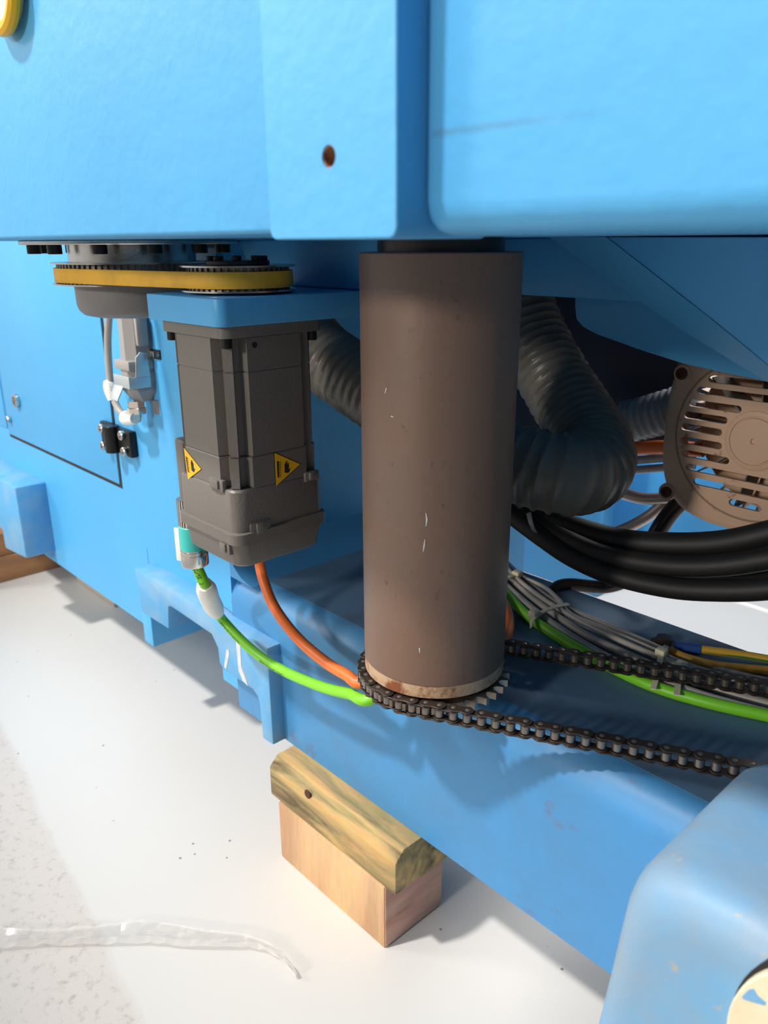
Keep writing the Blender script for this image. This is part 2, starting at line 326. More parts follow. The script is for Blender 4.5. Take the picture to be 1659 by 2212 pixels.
# mounting pads along the foot of the bed
pp = [(-1093, 281), (-738, 281), (-737, 141), (-761, 140), (-763, 191), (-767, 200), (-777, 206), (-848, 206), (-857, 212), (-858, 234), (-872, 250), (-985, 253), (-992, 250), (-998, 211), (-1080, 209), (-1085, 212)]
bm = nb(); prism(bm, [(x, 487, z) for x, z in pp], (0, 36, 0), 2.5)
pad = finish('mounting_pad', bm, M['blue_pad'], bed)
for L_ in ([(508, 1374), (517, 1377), (519, 1400), (521, 1440), (531, 1468), (535, 1482), (524, 1470), (515, 1448), (512, 1412)], [(489, 1404), (493, 1403), (495, 1412), (491, 1432), (488, 1446), (484, 1440), (487, 1418)]):
    bm = nb(); prism(bm, [at(a, b, y=486.6) for a, b in L_], (0, .5, 0)); finish('paint_scrape', bm, M['chip'], pad, 0)
bm = nb(); prism(bm, [(-1082, 500, 143), (-1082, 500, 205), (-1112, 500, 205), (-1112, 500, 143)], (0, 160, 0), 1); finish('foot_edge', bm, M['blue'], bed)
bm = nb(); prism(bm, [(-1519, 462, 322), (-1519, 462, 178), (-1640, 462, 165), (-1640, 462, 205), (-1760, 462, 215), (-1760, 462, 322)], (0, 62, 0), 5)
finish('mounting_pad', bm, M['blue_pad'], bed)
# far side of the frame, seen through the machine
bm = nb(); box(bm, -1900, -862, 1450, 1490, 0, 560, 4); finish('cross_plate', bm, M['blue'], bed)
bm = nb(); box(bm, -1400, 900, 1650, 1700, 62, 560, 4); finish('rear_rail', bm, M['blue'], bed)
# ------------------------------------------------------------------ machine table overhead
tab = thing('machine_table', (-450, 500, 757), 'heavy blue machine table casting overhead, out of focus along the top', 'machine table')
TB = 757.0
def beam_part(name, x0, x1, y0, y1, z0, z1, bev, m):
    bm = nb(); box(bm, x0, x1, y0, y1, z0, z1, bev, 4); return finish(name, bm, m, tab)
beam_part('front_beam', -1030, -344, 249, 330, TB+2, 1150, 3, M['blue_rough'])
def streaked(p, q):
    m = M['blue_rough'].copy(); m.name = 'blue_paint_with_grey_scuff'; nt = m.node_tree; b = nt.nodes['Principled BSDF']; L = nt.links.new
    src = b.inputs['Base Color'].links[0].from_socket
    p, q = (p-BASE[tab.name])*S, (q-BASE[tab.name])*S; k = (q.z-p.z)/(q.x-p.x)
    tc = nd(nt, 'ShaderNodeTexCoord'); sx = nd(nt, 'ShaderNodeSeparateXYZ'); L(tc.outputs['Object'], sx.inputs[0])
    n = nd(nt, 'ShaderNodeTexNoise', Scale=45.0, Detail=4); L(tc.outputs['Object'], n.inputs['Vector'])
    l = nd(nt, 'ShaderNodeMath', operation='MULTIPLY_ADD'); L(sx.outputs[0], l.inputs[0]); l.inputs[1].default_value = -k; L(sx.outputs[2], l.inputs[2])
    o = nd(nt, 'ShaderNodeMath', operation='SUBTRACT'); L(l.outputs[0], o.inputs[0]); o.inputs[1].default_value = p.z-k*p.x
    a = nd(nt, 'ShaderNodeMath', operation='ABSOLUTE'); L(o.outputs[0], a.inputs[0])
    r = nd(nt, 'ShaderNodeMapRange'); r.inputs['From Min'].default_value = .0022; r.inputs['From Max'].default_value = 0; L(a.outputs[0], r.inputs['Value'])
    e = nd(nt, 'ShaderNodeMapRange'); e.inputs['From Min'].default_value = q.x+.01; e.inputs['From Max'].default_value = p.x; L(sx.outputs[0], e.inputs['Value'])
    f = nd(nt, 'ShaderNodeMapRange'); f.inputs['From Min'].default_value = p.x-.002; f.inputs['From Max'].default_value = p.x+.002; L(sx.outputs[0], f.inputs['Value'])
    m1 = nd(nt, 'ShaderNodeMath', operation='MULTIPLY'); L(r.outputs[0], m1.inputs[0]); L(e.outputs[0], m1.inputs[1])
    m2 = nd(nt, 'ShaderNodeMath', operation='MULTIPLY'); L(m1.outputs[0], m2.inputs[0]); L(n.outputs[0], m2.inputs[1])
    m3 = nd(nt, 'ShaderNodeMath', operation='MULTIPLY'); L(m2.outputs[0], m3.inputs[0]); L(f.outputs[0], m3.inputs[1])
    x = nd(nt, 'ShaderNodeMix', data_type='RGBA'); L(m3.outputs[0], x.inputs['Factor']); L(src, x.inputs['A']); x.inputs['B'].default_value = (.08, .16, .22, 1); L(x.outputs['Result'], b.inputs['Base Color'])
    return m
beam_part('front_beam', -262, 420, 261, 330, TB, 1150, 14, streaked(at(930, 290, y=261), at(1340, 236, y=261)))
bm = nb()                                # corner plate with its bolt hole
hc = at(710, 338, y=244)
prism(bm, [(-341, 244, TB-1), (-258, 244, TB-1), (-255.2, 244, TB+.2), (-254, 244, TB+3), (-254, 244, 1150), (-345, 244, 1150), (-345, 244, TB+3), (-343.8, 244, TB+.2)], (0, 60, 0), 1, 3)
cp = finish('corner_plate', bm, M['blue_rough'], tab)
bm = nb(); cyl(bm, (hc.x, 230, hc.z), (0, 1, 0), 4.8, 50, 32); cut = finish('cutter', bm, M['rustring'], tab)
mdb = cp.modifiers.new('hole', 'BOOLEAN'); mdb.operation = 'DIFFERENCE'; mdb.object = cut; mdb.solver = 'EXACT'
dg = bpy.context.evaluated_depsgraph_get(); dg.update()
ev = bpy.data.meshes.new_from_object(cp.evaluated_get(dg)); cp.modifiers.clear(); cp.data = ev
for p_ in ev.polygons: p_.use_smooth = False
bpy.data.objects.remove(cut)
bm = nb(); loft(bm, [[V((hc.x+r_*math.cos(a), y_, hc.z+r_*math.sin(a))) for r_, y_ in ((4.79, 244.8), (4.79, 272), (.1, 272), (.1, 271), (4.2, 271), (4.2, 244.8))] for a in [2*PI*k/28 for k in range(29)]], cap=False); hb = finish('bolt_hole_bore', bm, M['rustring'], cp)
beam_part('table_body', -1030, 420, 325, 1060, 759, 1150, 4, M['blue'])
e = at(4, -32, y=243)                   # yellow lifting ring
bm = nb(); nseg = 32
secs = [[e+V((math.cos(a)*(27+5*math.cos(b)), 5*math.sin(b)-2, math.sin(a)*(27+5*math.cos(b)))) for b in [2*PI*k/10 for k in range(10)]] for a in [2*PI*i/nseg for i in range(nseg+1)]]
loft(bm, secs, cap=False); ly = finish('lifting_ring', bm, M['sticker'], tab); tag(ly, 'yellow lifting ring')
bm = nb(); cyl(bm, e+V((0, 6, 0)), (0, -1, 0), 24, 6, 40, 1); lyc = finish('ring_centre', bm, M['white'], ly)
# casting under the table: boss behind the belt and its continuation to the right
bm = nb(); prism(bm, [(-818, 532, TB+1.9), (-806, 532, 742), (-790, 532, 711), (-565, 532, 711), (-565, 532, TB+1.9)], (0, 420, 0), 2.5, 3)
zc = at(1130, 640, y=700).z; prism(bm, [(-640, 700, zc+1.5), (-200, 700, zc), (300, 700, zc), (300, 700, TB+1.9), (-640, 700, TB+1.9)], (0, 250, 0), 2.5, 3)
finish('under_casting', bm, M['blue_rough'], tab)
def plate_round(x0, x1, y0, y1, r):
    out = []
    for cx, cy, a0 in ((x1-r, y0+r, -PI/2), (x1-2, y1-2, 0), (x0+2, y1-2, PI/2), (x0+3, y0+3, PI)):
        rr = r if cx == x1-r else (2 if cx != x0+3 else 3)
        for k in range(7): out.append((cx+rr*math.cos(a0+k*PI/12), cy+rr*math.sin(a0+k*PI/12), 687))
    return out
bm = nb(); prism(bm, plate_round(-722, -596, 364, 640, 9), (0, 0, 23.5), .8)
bm2 = finish('motor_plate', bm, M['blue'], tab)
bm = nb(); pts = [(1240, 662), (1243, 690), (1256, 706), (1285, 722), (1380, 756), (1470, 785), (1560, 806), (1659, 826), (1720, 838), (1720, 640), (1240, 640)]
prism(bm, [at(a, b, y=745) for a, b in pts], (0, 92, 0), 3); finish('round_boss', bm, M['blue_rough'], tab)
# gusset: sloping rib with a wide chamfer
fr = [(1309, 512), (1420, 598), (1528, 683), (1659, 790), (1760, 872), (1900, 900), (1900, 512)]
bk = [(1186, 512), (1290, 588), (1397, 662), (1521, 746), (1626, 807), (1659, 826), (1720, 858), (1760, 880), (1900, 920), (1900, 512)]
bm = nb(); prism(bm, [at(a, b, y=640) for a, b in fr], (0, 30, 0), .8)
A = [at(a, b, y=639) for a, b in [(1309, 512), (1420, 598), (1528, 683), (1659, 790), (1760, 872)]]
B = [at(a, b, y=682) for a, b in [(1186, 512), (1290, 588), (1397, 662), (1521, 746), (1640, 815), (1770, 885)]]
B = [B[0], B[1].lerp(B[2], .2), B[2].lerp(B[3], .6), B[4], B[5]]
va = [bm.verts.new(p) for p in A]; vb = [bm.verts.new(p) for p in B]; vc = [bm.verts.new(p+V((0, 30, 0))) for p in B]
for i in range(4):
    bm.faces.new((va[i], va[i+1], vb[i+1], vb[i])); bm.faces.new((vb[i], vb[i+1], vc[i+1], vc[i]))
finish('gusset', bm, M['blue'], tab, smooth=20)
bm = nb(); box(bm, -1500, -505, 1000, 1150, 470, 757, 8); finish('added_dark_block', bm, M['navy'], bed)  # block added behind the duct to make the interior dark
# ------------------------------------------------------------------ lifting tube with its sprocket
TX, TY, TR = -467.0, 499.0, 67.0
CZ = 360.0                               # chain plane
tub = thing('lifting_tube', (TX, TY, 352), 'thick brown steel tube hanging vertically in front of the ledge', 'lifting column')
bm = nb(); lathe(bm, (TX, TY, 380.5), (0, 0, 1), [(TR-1.2, 0), (TR, 1.2), (TR, 366), (TR-1, 367), (TR-8, 367)], 96); finish('sleeve', bm, M['tube'], tub)
bm = nb(); lathe(bm, (TX, TY, 367.8), (0, 0, 1), [(TR-3, 0), (TR-.3, 1.5), (TR-.3, 13), (TR-1.2, 13.5)], 96); o = finish('lower_ring', bm, M['rustring'], tub); tag(o, 'rusty orange end ring')
def ontube(px, py):
    dd = _R*(px-IW/2) - _U*(py-IH/2) + _F*FPX; o = V((0, 0, HC)); qx, qy = o.x-TX, o.y-TY
    a_ = dd.x**2+dd.y**2; b_ = 2*(qx*dd.x+qy*dd.y); c_ = qx*qx+qy*qy-(TR+.15)**2
    return o+dd*((-b_-math.sqrt(b_*b_-4*a_*c_))/(2*a_))
for L_ in ([(920, 1108), (922, 1122), (920, 1137)], [(918, 1165), (916, 1180), (914, 1192)], [(835, 838), (832, 850)], [(845, 899), (850, 901)], [(906, 1400), (907, 1410)]):
    P = [ontube(*q) for q in L_]; n_ = V((P[0].x-TX, P[0].y-TY, 0)).normalized(); sd = (P[-1]-P[0]).normalized().cross(n_)
    wd_ = [.25, .7, .3] if len(P) == 3 else [.5, .3]
    bm = nb(); prism(bm, [p+sd*k for p, k in zip(P, wd_)]+[p-sd*k for p, k in list(zip(P, wd_))[::-1]], n_*.2); finish('paint_scratch', bm, M['chip'], tub, 0)
bm = nb(); cyl(bm, (TX, TY, 746), (0, 0, 1), 52, 12.8, 64); finish('neck', bm, M['pipedk'], tub)
NT, PT = 34, 12.7; RC = PT/(2*math.sin(PI/NT))
d = V((.888, .460, 0)).normalized(); nl = V((d.y, -d.x, 0)); phi0 = math.atan2(nl.y, nl.x)
bm = nb(); pr_ = []
for i in range(NT):
    a = phi0+2*PI*(i+.5)/NT
    for da, rr in ((-.42, RC-3.6), (-.24, RC-1.5), (-.12, RC+4.2), (.12, RC+4.2), (.24, RC-1.5), (.42, RC-3.6)):
        aa = a+da*2*PI/NT; pr_.append((TX+rr*math.cos(aa), TY+rr*math.sin(aa), CZ-3.4))
prism(bm, pr_, (0, 0, 6.8)); cyl(bm, (TX, TY, 352), (0, 0, 1), 48, 17, 48)
o = finish('sprocket', bm, M['roller'], tub); tag(o, 'toothed steel sprocket')
# ------------------------------------------------------------------ roller chain
chain = thing('roller_chain', (TX, TY, CZ-8), 'dark oily roller chain wrapped round the sprocket below the brown tube', 'chain')
ax = V((TX, TY, CZ)); half = PI/NT
pins = []
nlow = 44
p_low0 = ax + nl*RC
for i in range(nlow, 0, -1): pins.append(p_low0 + d*PT*(i-.0))
nw = NT//2
for k in range(nw+1):
    a = phi0 - k*2*PI/NT; pins.append(ax+V((math.cos(a), math.sin(a), 0))*RC)
p_up0 = ax - nl*RC
for i in range(1, 54): pins.append(p_up0 + d*PT*i)
def stadium(z, t, L_, r, waist):
    out = []; n = 9
    for k in range(n): a = -PI/2+k*PI/(n-1); out.append((L_/2+r*math.cos(a), r*math.sin(a), z))
    out.append((0, waist, z))
    for k in range(n): a = PI/2+k*PI/(n-1); out.append((-L_/2+r*math.cos(a), r*math.sin(a), z))
    out.append((0, -waist, z)); return out
BASE['link'] = V((0, 0, 0))
def linkmesh(name, fn, m, smooth=35):
    bm = nb(); fn(bm); bmesh.ops.recalc_face_normals(bm, faces=bm.faces[:])
    for v in bm.verts: v.co *= S
    me = bpy.data.meshes.new(name); bm.to_mesh(me); bm.free(); me.materials.append(m)
    for p in me.polygons: p.use_smooth = True
    me.set_sharp_from_angle(angle=math.radians(smooth)); return bpy.data.objects.new(name, me)
def outer_fn(bm):
    for z in (-7.3, 5.9): prism(bm, stadium(z, 1.4, PT, 5.8, 4.6), (0, 0, 1.4), .25, 1)
def inner_fn(bm):
    for z in (-5.7, 4.3): prism(bm, stadium(z, 1.4, PT, 5.6, 4.4), (0, 0, 1.4), .25, 1)
o0 = linkmesh('outer_link', outer_fn, M['dksteel']); i0 = linkmesh('inner_link', inner_fn, M['dksteel'])
p0 = linkmesh('pin', lambda bm: lathe(bm, (0, 0, -7.9), (0, 0, 1), [(1.6, 0), (2.2, .4), (2.2, 15.4), (1.5, 15.8)], 14), M['tooth'])
r0 = linkmesh('roller', lambda bm: lathe(bm, (0, 0, -4.1), (0, 0, 1), [(3.4, 0), (4.2, .7), (4.2, 7.5), (3.4, 8.2)], 18), M['roller'])
for i in range(len(pins)-1):
    a, b = pins[i], pins[i+1]; mid = (a+b)/2; src, sub = (o0, p0) if i % 2 == 0 else (i0, r0)
    lk = src.copy(); C.objects.link(lk); lk.parent = chain; lk.location = (mid-BASE[chain.name])*S
    lk.rotation_euler = (0, 0, math.atan2((b-a).y, (b-a).x))
    for sx in (-1, 1):
        q = sub.copy(); C.objects.link(q); q.parent = lk; q.location = (sx*PT/2*S, 0, 0)
for x in (o0, i0, p0, r0): bpy.data.objects.remove(x)
# ------------------------------------------------------------------ servo motor
MX, MY = -660.0, 428.0
mot = thing('servo_motor', (MX, MY, 455), 'dark grey servo motor hanging upright below the blue motor plate', 'motor')
bm = nb(); loft(bm, [cham_sec(MX, MY, 676, 56, 10), cham_sec(MX, MY, 687, 56, 10)]); finish('mounting_flange', bm, M['motor'], mot)
def body_secs(z0, z1, h, a, dd, groove=1.0):
    return [rect_sec(MX, MY, z0, h-.8, a, dd), rect_sec(MX, MY, z0+groove, h, a, dd), rect_sec(MX, MY, z1-groove, h, a, dd), rect_sec(MX, MY, z1, h-.8, a, dd)]
bm = nb(); loft(bm, body_secs(645, 676, 53, 23, 9.5)+body_secs(567, 645, 53, 23, 9.5)[0:0]) ; loft(bm, body_secs(566, 645, 53, 23, 9.5)); loft(bm, body_secs(536, 566, 53.3, 22, 8.5))
finish('housing', bm, M['motor'], mot)
bm = nb(); loft(bm, [cham_sec(MX, MY, 494, 53.5, 12), cham_sec(MX, MY, 534, 53.5, 14), cham_sec(MX, MY, 536, 52.5, 15)]); finish('encoder_housing', bm, M['motor'], mot)
bm = nb(); loft(bm, [cham_sec(MX, MY, 457, 47.5, 13), cham_sec(MX, MY, 460, 50, 13), cham_sec(MX, MY, 483, 53, 12), cham_sec(MX, MY, 483, 56.5, 12), cham_sec(MX, MY, 493.5, 56.5, 12), cham_sec(MX, MY, 494.5, 55, 12)]); finish('end_cap', bm, M['motor'], mot)
for sx, sy in ((1, -1), (-1, -1), (1, 1), (-1, 1)):
    bm = nb(); cyl(bm, (MX+sx*47.5, MY+sy*47.5, 676), (0, 0, -1), 5.2, 9, 20, .6); finish('flange_screw', bm, M['motor_dk'], mot)
def clip(px, py, face, wd=11, hh=9):
    bm = nb()
    if face == 'l': c = at(px, py, y=MY-53.5); box(bm, c.x-wd, c.x+wd, c.y-2.2, c.y+3, c.z-hh, c.z+hh, 1.5); box(bm, c.x-wd*.55, c.x+wd*.55, c.y-4.5, c.y, c.z-hh*.6, c.z+hh*.9, 1.2)
    else: c = at(px, py, x=MX+53.5); box(bm, c.x-3, c.x+2.2, c.y-wd, c.y+wd, c.z-hh, c.z+hh, 1.5); box(bm, c.x, c.x+4.5, c.y-wd*.5, c.y+wd*.5, c.z-hh*.6, c.z+hh*.9, 1.2)
    finish('clip', bm, M['motor'], mot)
clip(470, 1046, 'l', 12, 6); clip(488, 1182, 'l', 9, 6); clip(562, 1140, 'r', 12, 7); clip(672, 1028, 'r', 9, 5)
c = at(550, 745, x=MX+53); bm = nb(); cyl(bm, (c.x-1, c.y, c.z), (1, 0, 0), 2.8, 1.3, 16); finish('plug_screw', bm, M['black'], mot)
# connector socket on the far-left flank
bm = nb(); box(bm, MX-71, MX-52, MY-44, MY+10, 497, 566, 3); box(bm, MX-74, MX-52, MY-40, MY+2, 515, 545, 2); finish('connector_box', bm, M['motor'], mot)
# warning stickers
TRI = [(593, 978.5), (596, 1049.5), (648, 1002.5)]
def Zp(x, y): return (560+x/10.37, 960+y/10.37)
hand = [Zp(*p) for p in ((555, 430), (575, 425), (575, 500), (578, 375), (592, 375), (594, 490), (602, 368), (614, 368), (614, 490), (624, 395), (634, 395), (636, 490), (641, 420), (652, 422), (652, 570), (680, 525), (692, 530), (655, 625), (640, 635), (560, 632))]
bar = [Zp(*p) for p in ((385, 375), (425, 372), (432, 730), (405, 745))]
ticks = [[Zp(*p) for p in ((420, 395+i*46), (468, 380+i*46), (496, 398+i*46), (468, 392+i*46), (424, 408+i*46))] for i in range(8)]
def bary(p):
    (x1, y1), (x2, y2), (x3, y3) = TRI; x, y = p
    dd = (y2-y3)*(x1-x3)+(x3-x2)*(y1-y3); a = ((y2-y3)*(x-x3)+(x3-x2)*(y-y3))/dd; b = ((y3-y1)*(x-x3)+(x1-x3)*(y-y3))/dd
    return a, b, 1-a-b
def sticker(P, nrm):
    P = [V(p) for p in P]; nrm = V(nrm); cen = sum(P, V())/3
    bm = nb(); prism(bm, [cen+(p-cen)*1.09 for p in P], nrm*.3); st = finish('warning_sticker', bm, M['black'], mot, 0); tag(st, 'yellow triangular hot surface warning sticker')
    bm = nb(); prism(bm, P, nrm*.5); finish('yellow_field', bm, M['sticker'], st, 0)
    def flat(name, polys):
        bm = nb()
        for poly in polys:
            q = [bary(p) for p in poly]; prism(bm, [P[0]*a+P[1]*b+P[2]*c+nrm*.2 for a, b, c in q], nrm*.5)
        finish(name, bm, M['black'], st, 0)
    flat('hand_symbol', [hand]); flat('heat_symbol', [bar]+ticks)
sticker([at(*p, x=MX+53.1) for p in TRI], (1, 0, 0))
sticker([at(*p, y=MY-53.1) for p in ((398, 967), (407, 1035), (435, 1013.5))], (0, -1, 0))
# ------------------------------------------------------------------ belt drive
LP = at(287, 545, y=425); LX, LY = LP.x, 425.0; LR = 84.0; SR = 51.0
SX, SY = MX, MY
def toothed(bm, cx, cy, z0, z1, r, n):
    pts = []
    for i in range(n):
        for f, rr in ((0, r), (.45, r), (.55, r-2.2), (.95, r-2.2)):
            a = 2*PI*(i+f)/n; pts.append((cx+rr*math.cos(a), cy+rr*math.sin(a), z0))
    prism(bm, pts, (0, 0, z1-z0))
dp = thing('drive_pulley', (LX, LY, 676), 'large toothed pulley with bolted round flange at the left end of the yellow belt', 'pulley')
bm = nb(); toothed(bm, LX, LY, 715, 735.5, LR-3, 76); finish('toothed_rim', bm, M['tooth'], dp)
for z in (735.2, 713.8):
    bm = nb(); cyl(bm, (LX, LY, z), (0, 0, 1), LR+2.5, 1.5, 80); finish('guide_flange', bm, M['steel'], dp)
bm = nb(); lathe(bm, (LX, LY, 679), (0, 0, 1), [(48, 0), (58, 2.2), (63, 7), (65, 13), (65.5, 35)], 72); o = finish('bottom_cover', bm, M['cup'], dp); tag(o, 'grey cup shaped cover')
bm = nb(); cyl(bm, (LX, LY, 736.5), (0, 0, 1), 68, 18, 72); finish('hub', bm, M['steel'], dp)
bm = nb(); cyl(bm, (LX, LY, 754.5), (0, 0, 1), 115, 4.3, 96, .8); finish('round_flange', bm, M['steel'], dp)
for i in range(12):
    a = 2*PI*i/12+.28; bm = nb(); cyl(bm, (LX+101*math.cos(a), LY+101*math.sin(a), 754.5), (0, 0, -1), 7.2, 9, 20, .6); finish('flange_bolt', bm, M['motor_dk'], dp)
sp = thing('motor_pulley', (SX, SY, 711), 'small toothed pulley on the motor plate at the right end of the yellow belt', 'pulley')
bm = nb(); toothed(bm, SX, SY, 714, 735, SR-3, 46); finish('toothed_rim', bm, M['tooth'], sp)
for z in (734.6, 713):
    bm = nb(); cyl(bm, (SX, SY, z), (0, 0, 1), SR+2.5, 1.4, 72); finish('guide_flange', bm, M['steel'], sp)
bm = nb(); cyl(bm, (SX, SY, 736), (0, 0, 1), 30, 4, 40, .6); finish('clamp_hub', bm, M['dksteel'], sp)
for i in range(8):
    a = 2*PI*i/8+.2; bm = nb(); cyl(bm, (SX+24*math.cos(a), SY+24*math.sin(a), 740), (0, 0, 1), 4.2, 4, 16, .4); finish('clamp_screw', bm, M['motor_dk'], sp)
def belt_ring(r_off, z):
    dv = V((SX-LX, SY-LY, 0)); D = dv.length; al = math.atan2(dv.y, dv.x); be = math.acos((LR-SR)/D); out = []
    for k in range(41): a = al+be+k/40*(2*PI-2*be); out.append(V((LX+(LR+r_off)*math.cos(a), LY+(LR+r_off)*math.sin(a), z)))
    for k in range(31): a = al-be+k/30*(2*be); out.append(V((SX+(SR+r_off)*math.cos(a), SY+(SR+r_off)*math.sin(a), z)))
    return out
bm = nb(); n = 72; rings = [[bm.verts.new(p) for p in belt_ring(o_, z)] for o_, z in ((-2.5, 716.5), (0, 716.5), (.4, 717), (.4, 730.5), (0, 731), (-2.5, 731))]
for a, b in zip(rings, rings[1:]+rings[:1]):
    for i in range(n): bm.faces.new((a[i], a[(i+1) % n], b[(i+1) % n], b[i]))
tag(finish('timing_belt', bm, M['belt'], None, 50), 'wide yellow toothed belt stretched around both pulleys', 'belt')
# ------------------------------------------------------------------ wall plug connector with its thin cable
X1, X2, Y2 = -1069.0, -1028.0, 484.0
pc = thing('plug_connector', ((X1+X2)/2, 500, 520), 'grey rectangular plug connector with latch fixed to the blue cabinet wall', 'connector')
zt = at(275, 792, y=Y2).z; zb_ = at(285, 868, y=Y2+10).z; zm = 690.0
def hood(bm, z0, z1, in0, in1, ch):
    def sec(z, i): 
        a, b, c_, e_ = X1+i, X2-i, Y2+i, 521-0*i
        return [(a, e_, z), (a, c_+ch, z), (a+ch, c_, z), (b-ch, c_, z), (b, c_+ch, z), (b, e_, z)]
    loft(bm, [sec(z0, in0), sec(z0+(z1-z0)*.35, in1), sec(z1, in1)])
bm = nb(); hood(bm, zb_, zt-4, 13, 1.5, 9); finish('cable_hood', bm, M['conn'], pc, 25)
bm = nb(); hood(bm, zt, zm+20, 2, 3, 11); finish('socket_housing', bm, M['conn'], pc, 25)
bm = nb(); box(bm, X1-1.5, X2+1.5, Y2-1.5, 520, zt-6, zt+7, 1.5); finish('collar', bm, M['conn'], pc)
bm = nb()
box(bm, X1-3, X2+4, Y2-4.5, Y2-2, zt-30, zt-13, 1); box(bm, X2+1.8, X2+4, Y2-4, 512, zt-30, zt-14, 1)
prism(bm, [(X2+1.8, Y2+6, zt-16), (X2+1.8, Y2+9, zt+12), (X2+1.8, Y2+16, zt+19), (X2+1.8, Y2+26, zt+17), (X2+1.8, Y2+28, zt-16)], (2.2, 0, 0), .6)
prism(bm, [(X1-3, Y2-4.5, zt-28), (X1+24, Y2-4.5, zt-28), (X1+22, Y2-14, zt-48), (X1+2, Y2-16, zt-46)], (0, 2, 0), .4)
finish('latch_lever', bm, M['zinc'], pc)
bm = nb(); c2 = at(306, 712, y=506); box(bm, X2-2, X2+6, 497, 514, c2.z-22, c2.z+20, 3); finish('side_lug', bm, M['conn'], pc)
gx, gy = (X1+X2)/2-4, Y2+16
bm = nb(); cyl(bm, (gx, gy, zb_+1), (0, 0, -1), 12, 9, 6); cyl(bm, (gx, gy, zb_-8), (0, 0, -1), 13.5, 10, 6, 1); finish('cable_gland', bm, M['chrome'], pc)
bm = nb(); cyl(bm, (X2-4, Y2+44, zb_+2), (0, 0, -1), 12, 20, 18, 1); finish('blanking_plug', bm, M['cup'], pc)
cy_ = Y2+10
ctl = thing('control_cable', (at(240, 900, y=cy_)), 'thin grey cable with white tags looping beside the plug connector', 'cable')
bm = nb(); path = tube(bm, [at(238, 640, y=cy_), at(235, 690, y=cy_), at(233, 740, y=cy_), at(236, 800, y=cy_), at(243, 850, y=cy_), at(256, 884, y=cy_), at(270, 898, y=cy_+2), at(284, 902, y=cy_+4), V((gx, gy, zb_-26)), V((gx, gy, zb_-15))], 5.2, 12); finish('cord', bm, M['greycab'], ctl)
def sleeve(pts, r, wd, name, par, m=M['white']):
    bm = nb(); P = [V(p) for p in pts]; T_, N_ = frames(P); secs = []
    for i, p in enumerate(P):
        b = T_[i].cross(N_[i]); k = .75 if i in (0, len(P)-1) else 1
        secs.append([p+(N_[i]*math.cos(2*PI*j/16)*r+b*math.sin(2*PI*j/16)*r)*k for j in range(16)])
    loft(bm, secs); return finish(name, bm, m, par)
s1 = sleeve([at(234, 822, y=cy_-1), at(237, 832, y=cy_-1), at(240, 846, y=cy_-1), at(244, 864, y=cy_-1)], 9.5, 0, 'cable_tag', ctl); tag(s1, 'white cable tag')
s2 = sleeve([at(268, 902, y=cy_-2), at(272, 903, y=cy_-2), at(284, 903, y=cy_-2), at(292, 904, y=cy_-2)], 10.5, 0, 'cable_tag', ctl); tag(s2, 'white cable tag')
def glyph_text(txt, par, origin, xdir, ydir, size, m=M['black'], name='printed_code'):
    cu = bpy.data.curves.new('t', 'FONT'); cu.body = txt; cu.size = size; cu.align_x = 'CENTER'; cu.align_y = 'CENTER'
    ob = bpy.data.objects.new('t', cu); C.objects.link(ob); dg = bpy.context.evaluated_depsgraph_get(); dg.update()
    me = bpy.data.meshes.new_from_object(ob.evaluated_get(dg)); bpy.data.objects.remove(ob)
    bm = nb(); bm.from_mesh(me); bpy.data.meshes.remove(me); return bm
def place_text(txt, par, o_, xd, yd, size):
    bm = glyph_text(txt, par, o_, xd, yd, size); xd = V(xd).normalized(); yd = V(yd); yd = (yd-xd*yd.dot(xd)).normalized()
    for v in bm.verts: v.co = V(o_)+xd*v.co.x+yd*v.co.y
    return finish('printed_code', bm, M['black'], par, 0)
vd = (V((0, 0, HC))-at(280, 903, y=cy_-2)).normalized()
place_text('KN1', s2, at(281, 903.3, y=cy_-2)+vd*11.5, at(290, 903.6, y=cy_)-at(270, 902, y=cy_), (0, 0, 1), 9)
place_text('U11 K4', s1, at(239.5, 845, y=cy_-1)+vd*10.5, at(243, 862, y=cy_)-at(236, 826, y=cy_), (1, 0, .2), 7)
# ------------------------------------------------------------------ cables from the motor
px_, py_ = -731.0, 396.0
gr = thing('signal_cable', (-700, 450, 290), 'bright green cable hanging from a metal plug on the left flank of the motor', 'cable')
pz = at(430, 1226, y=py_).z
bm = nb(); lathe(bm, (px_, py_, pz), (0, 0, 1), [(10, 0), (14.3, 1.5), (15, 3), (15, 15), (14, 15.4), (14, 17), (15, 17.4), (15, 19.4), (14, 19.8), (14, 21.2)], 40); pn = finish('plug_nut', bm, M['chrome'], gr)
bm = nb(); lathe(bm, (px_, py_, pz+21), (0, 0, 1), [(14, 0), (14.5, .5), (14.5, 26), (13.5, 27)], 40); finish('teal_ring', bm, M['teal'], gr)
bm = nb(); toothed(bm, px_, py_, pz+47.5, pz+78, 14, 26); finish('plug_body', bm, M['chrome'], gr)
bm = nb(); box(bm, px_-14.8, px_-8, py_-12.5, py_-10.5, pz+8, pz+46, .8); bmesh.ops.rotate(bm, verts=bm.verts[:], cent=(px_, py_, 0), matrix=Matrix.Rotation(.35, 3, 'Z')); finish('plug_flag', bm, M['white'], gr)
GR = 6.0
gpts = [V((px_+1, py_, pz+2)), at(442, 1262, y=400), at(456, 1300, y=430), at(482, 1340, y=460), at(540, 1400, y=466), at(605, 1445, y=466), at(690, 1482, y=461), at(755, 1499, y=458), at(812, 1507, y=463), V((-476, 494, 337)), V((-410, 520, 345)), V((-408, 580, 346)), V((-430, 640, 345)), V((-452, 690, 344.5))]
gz = LZ+GR
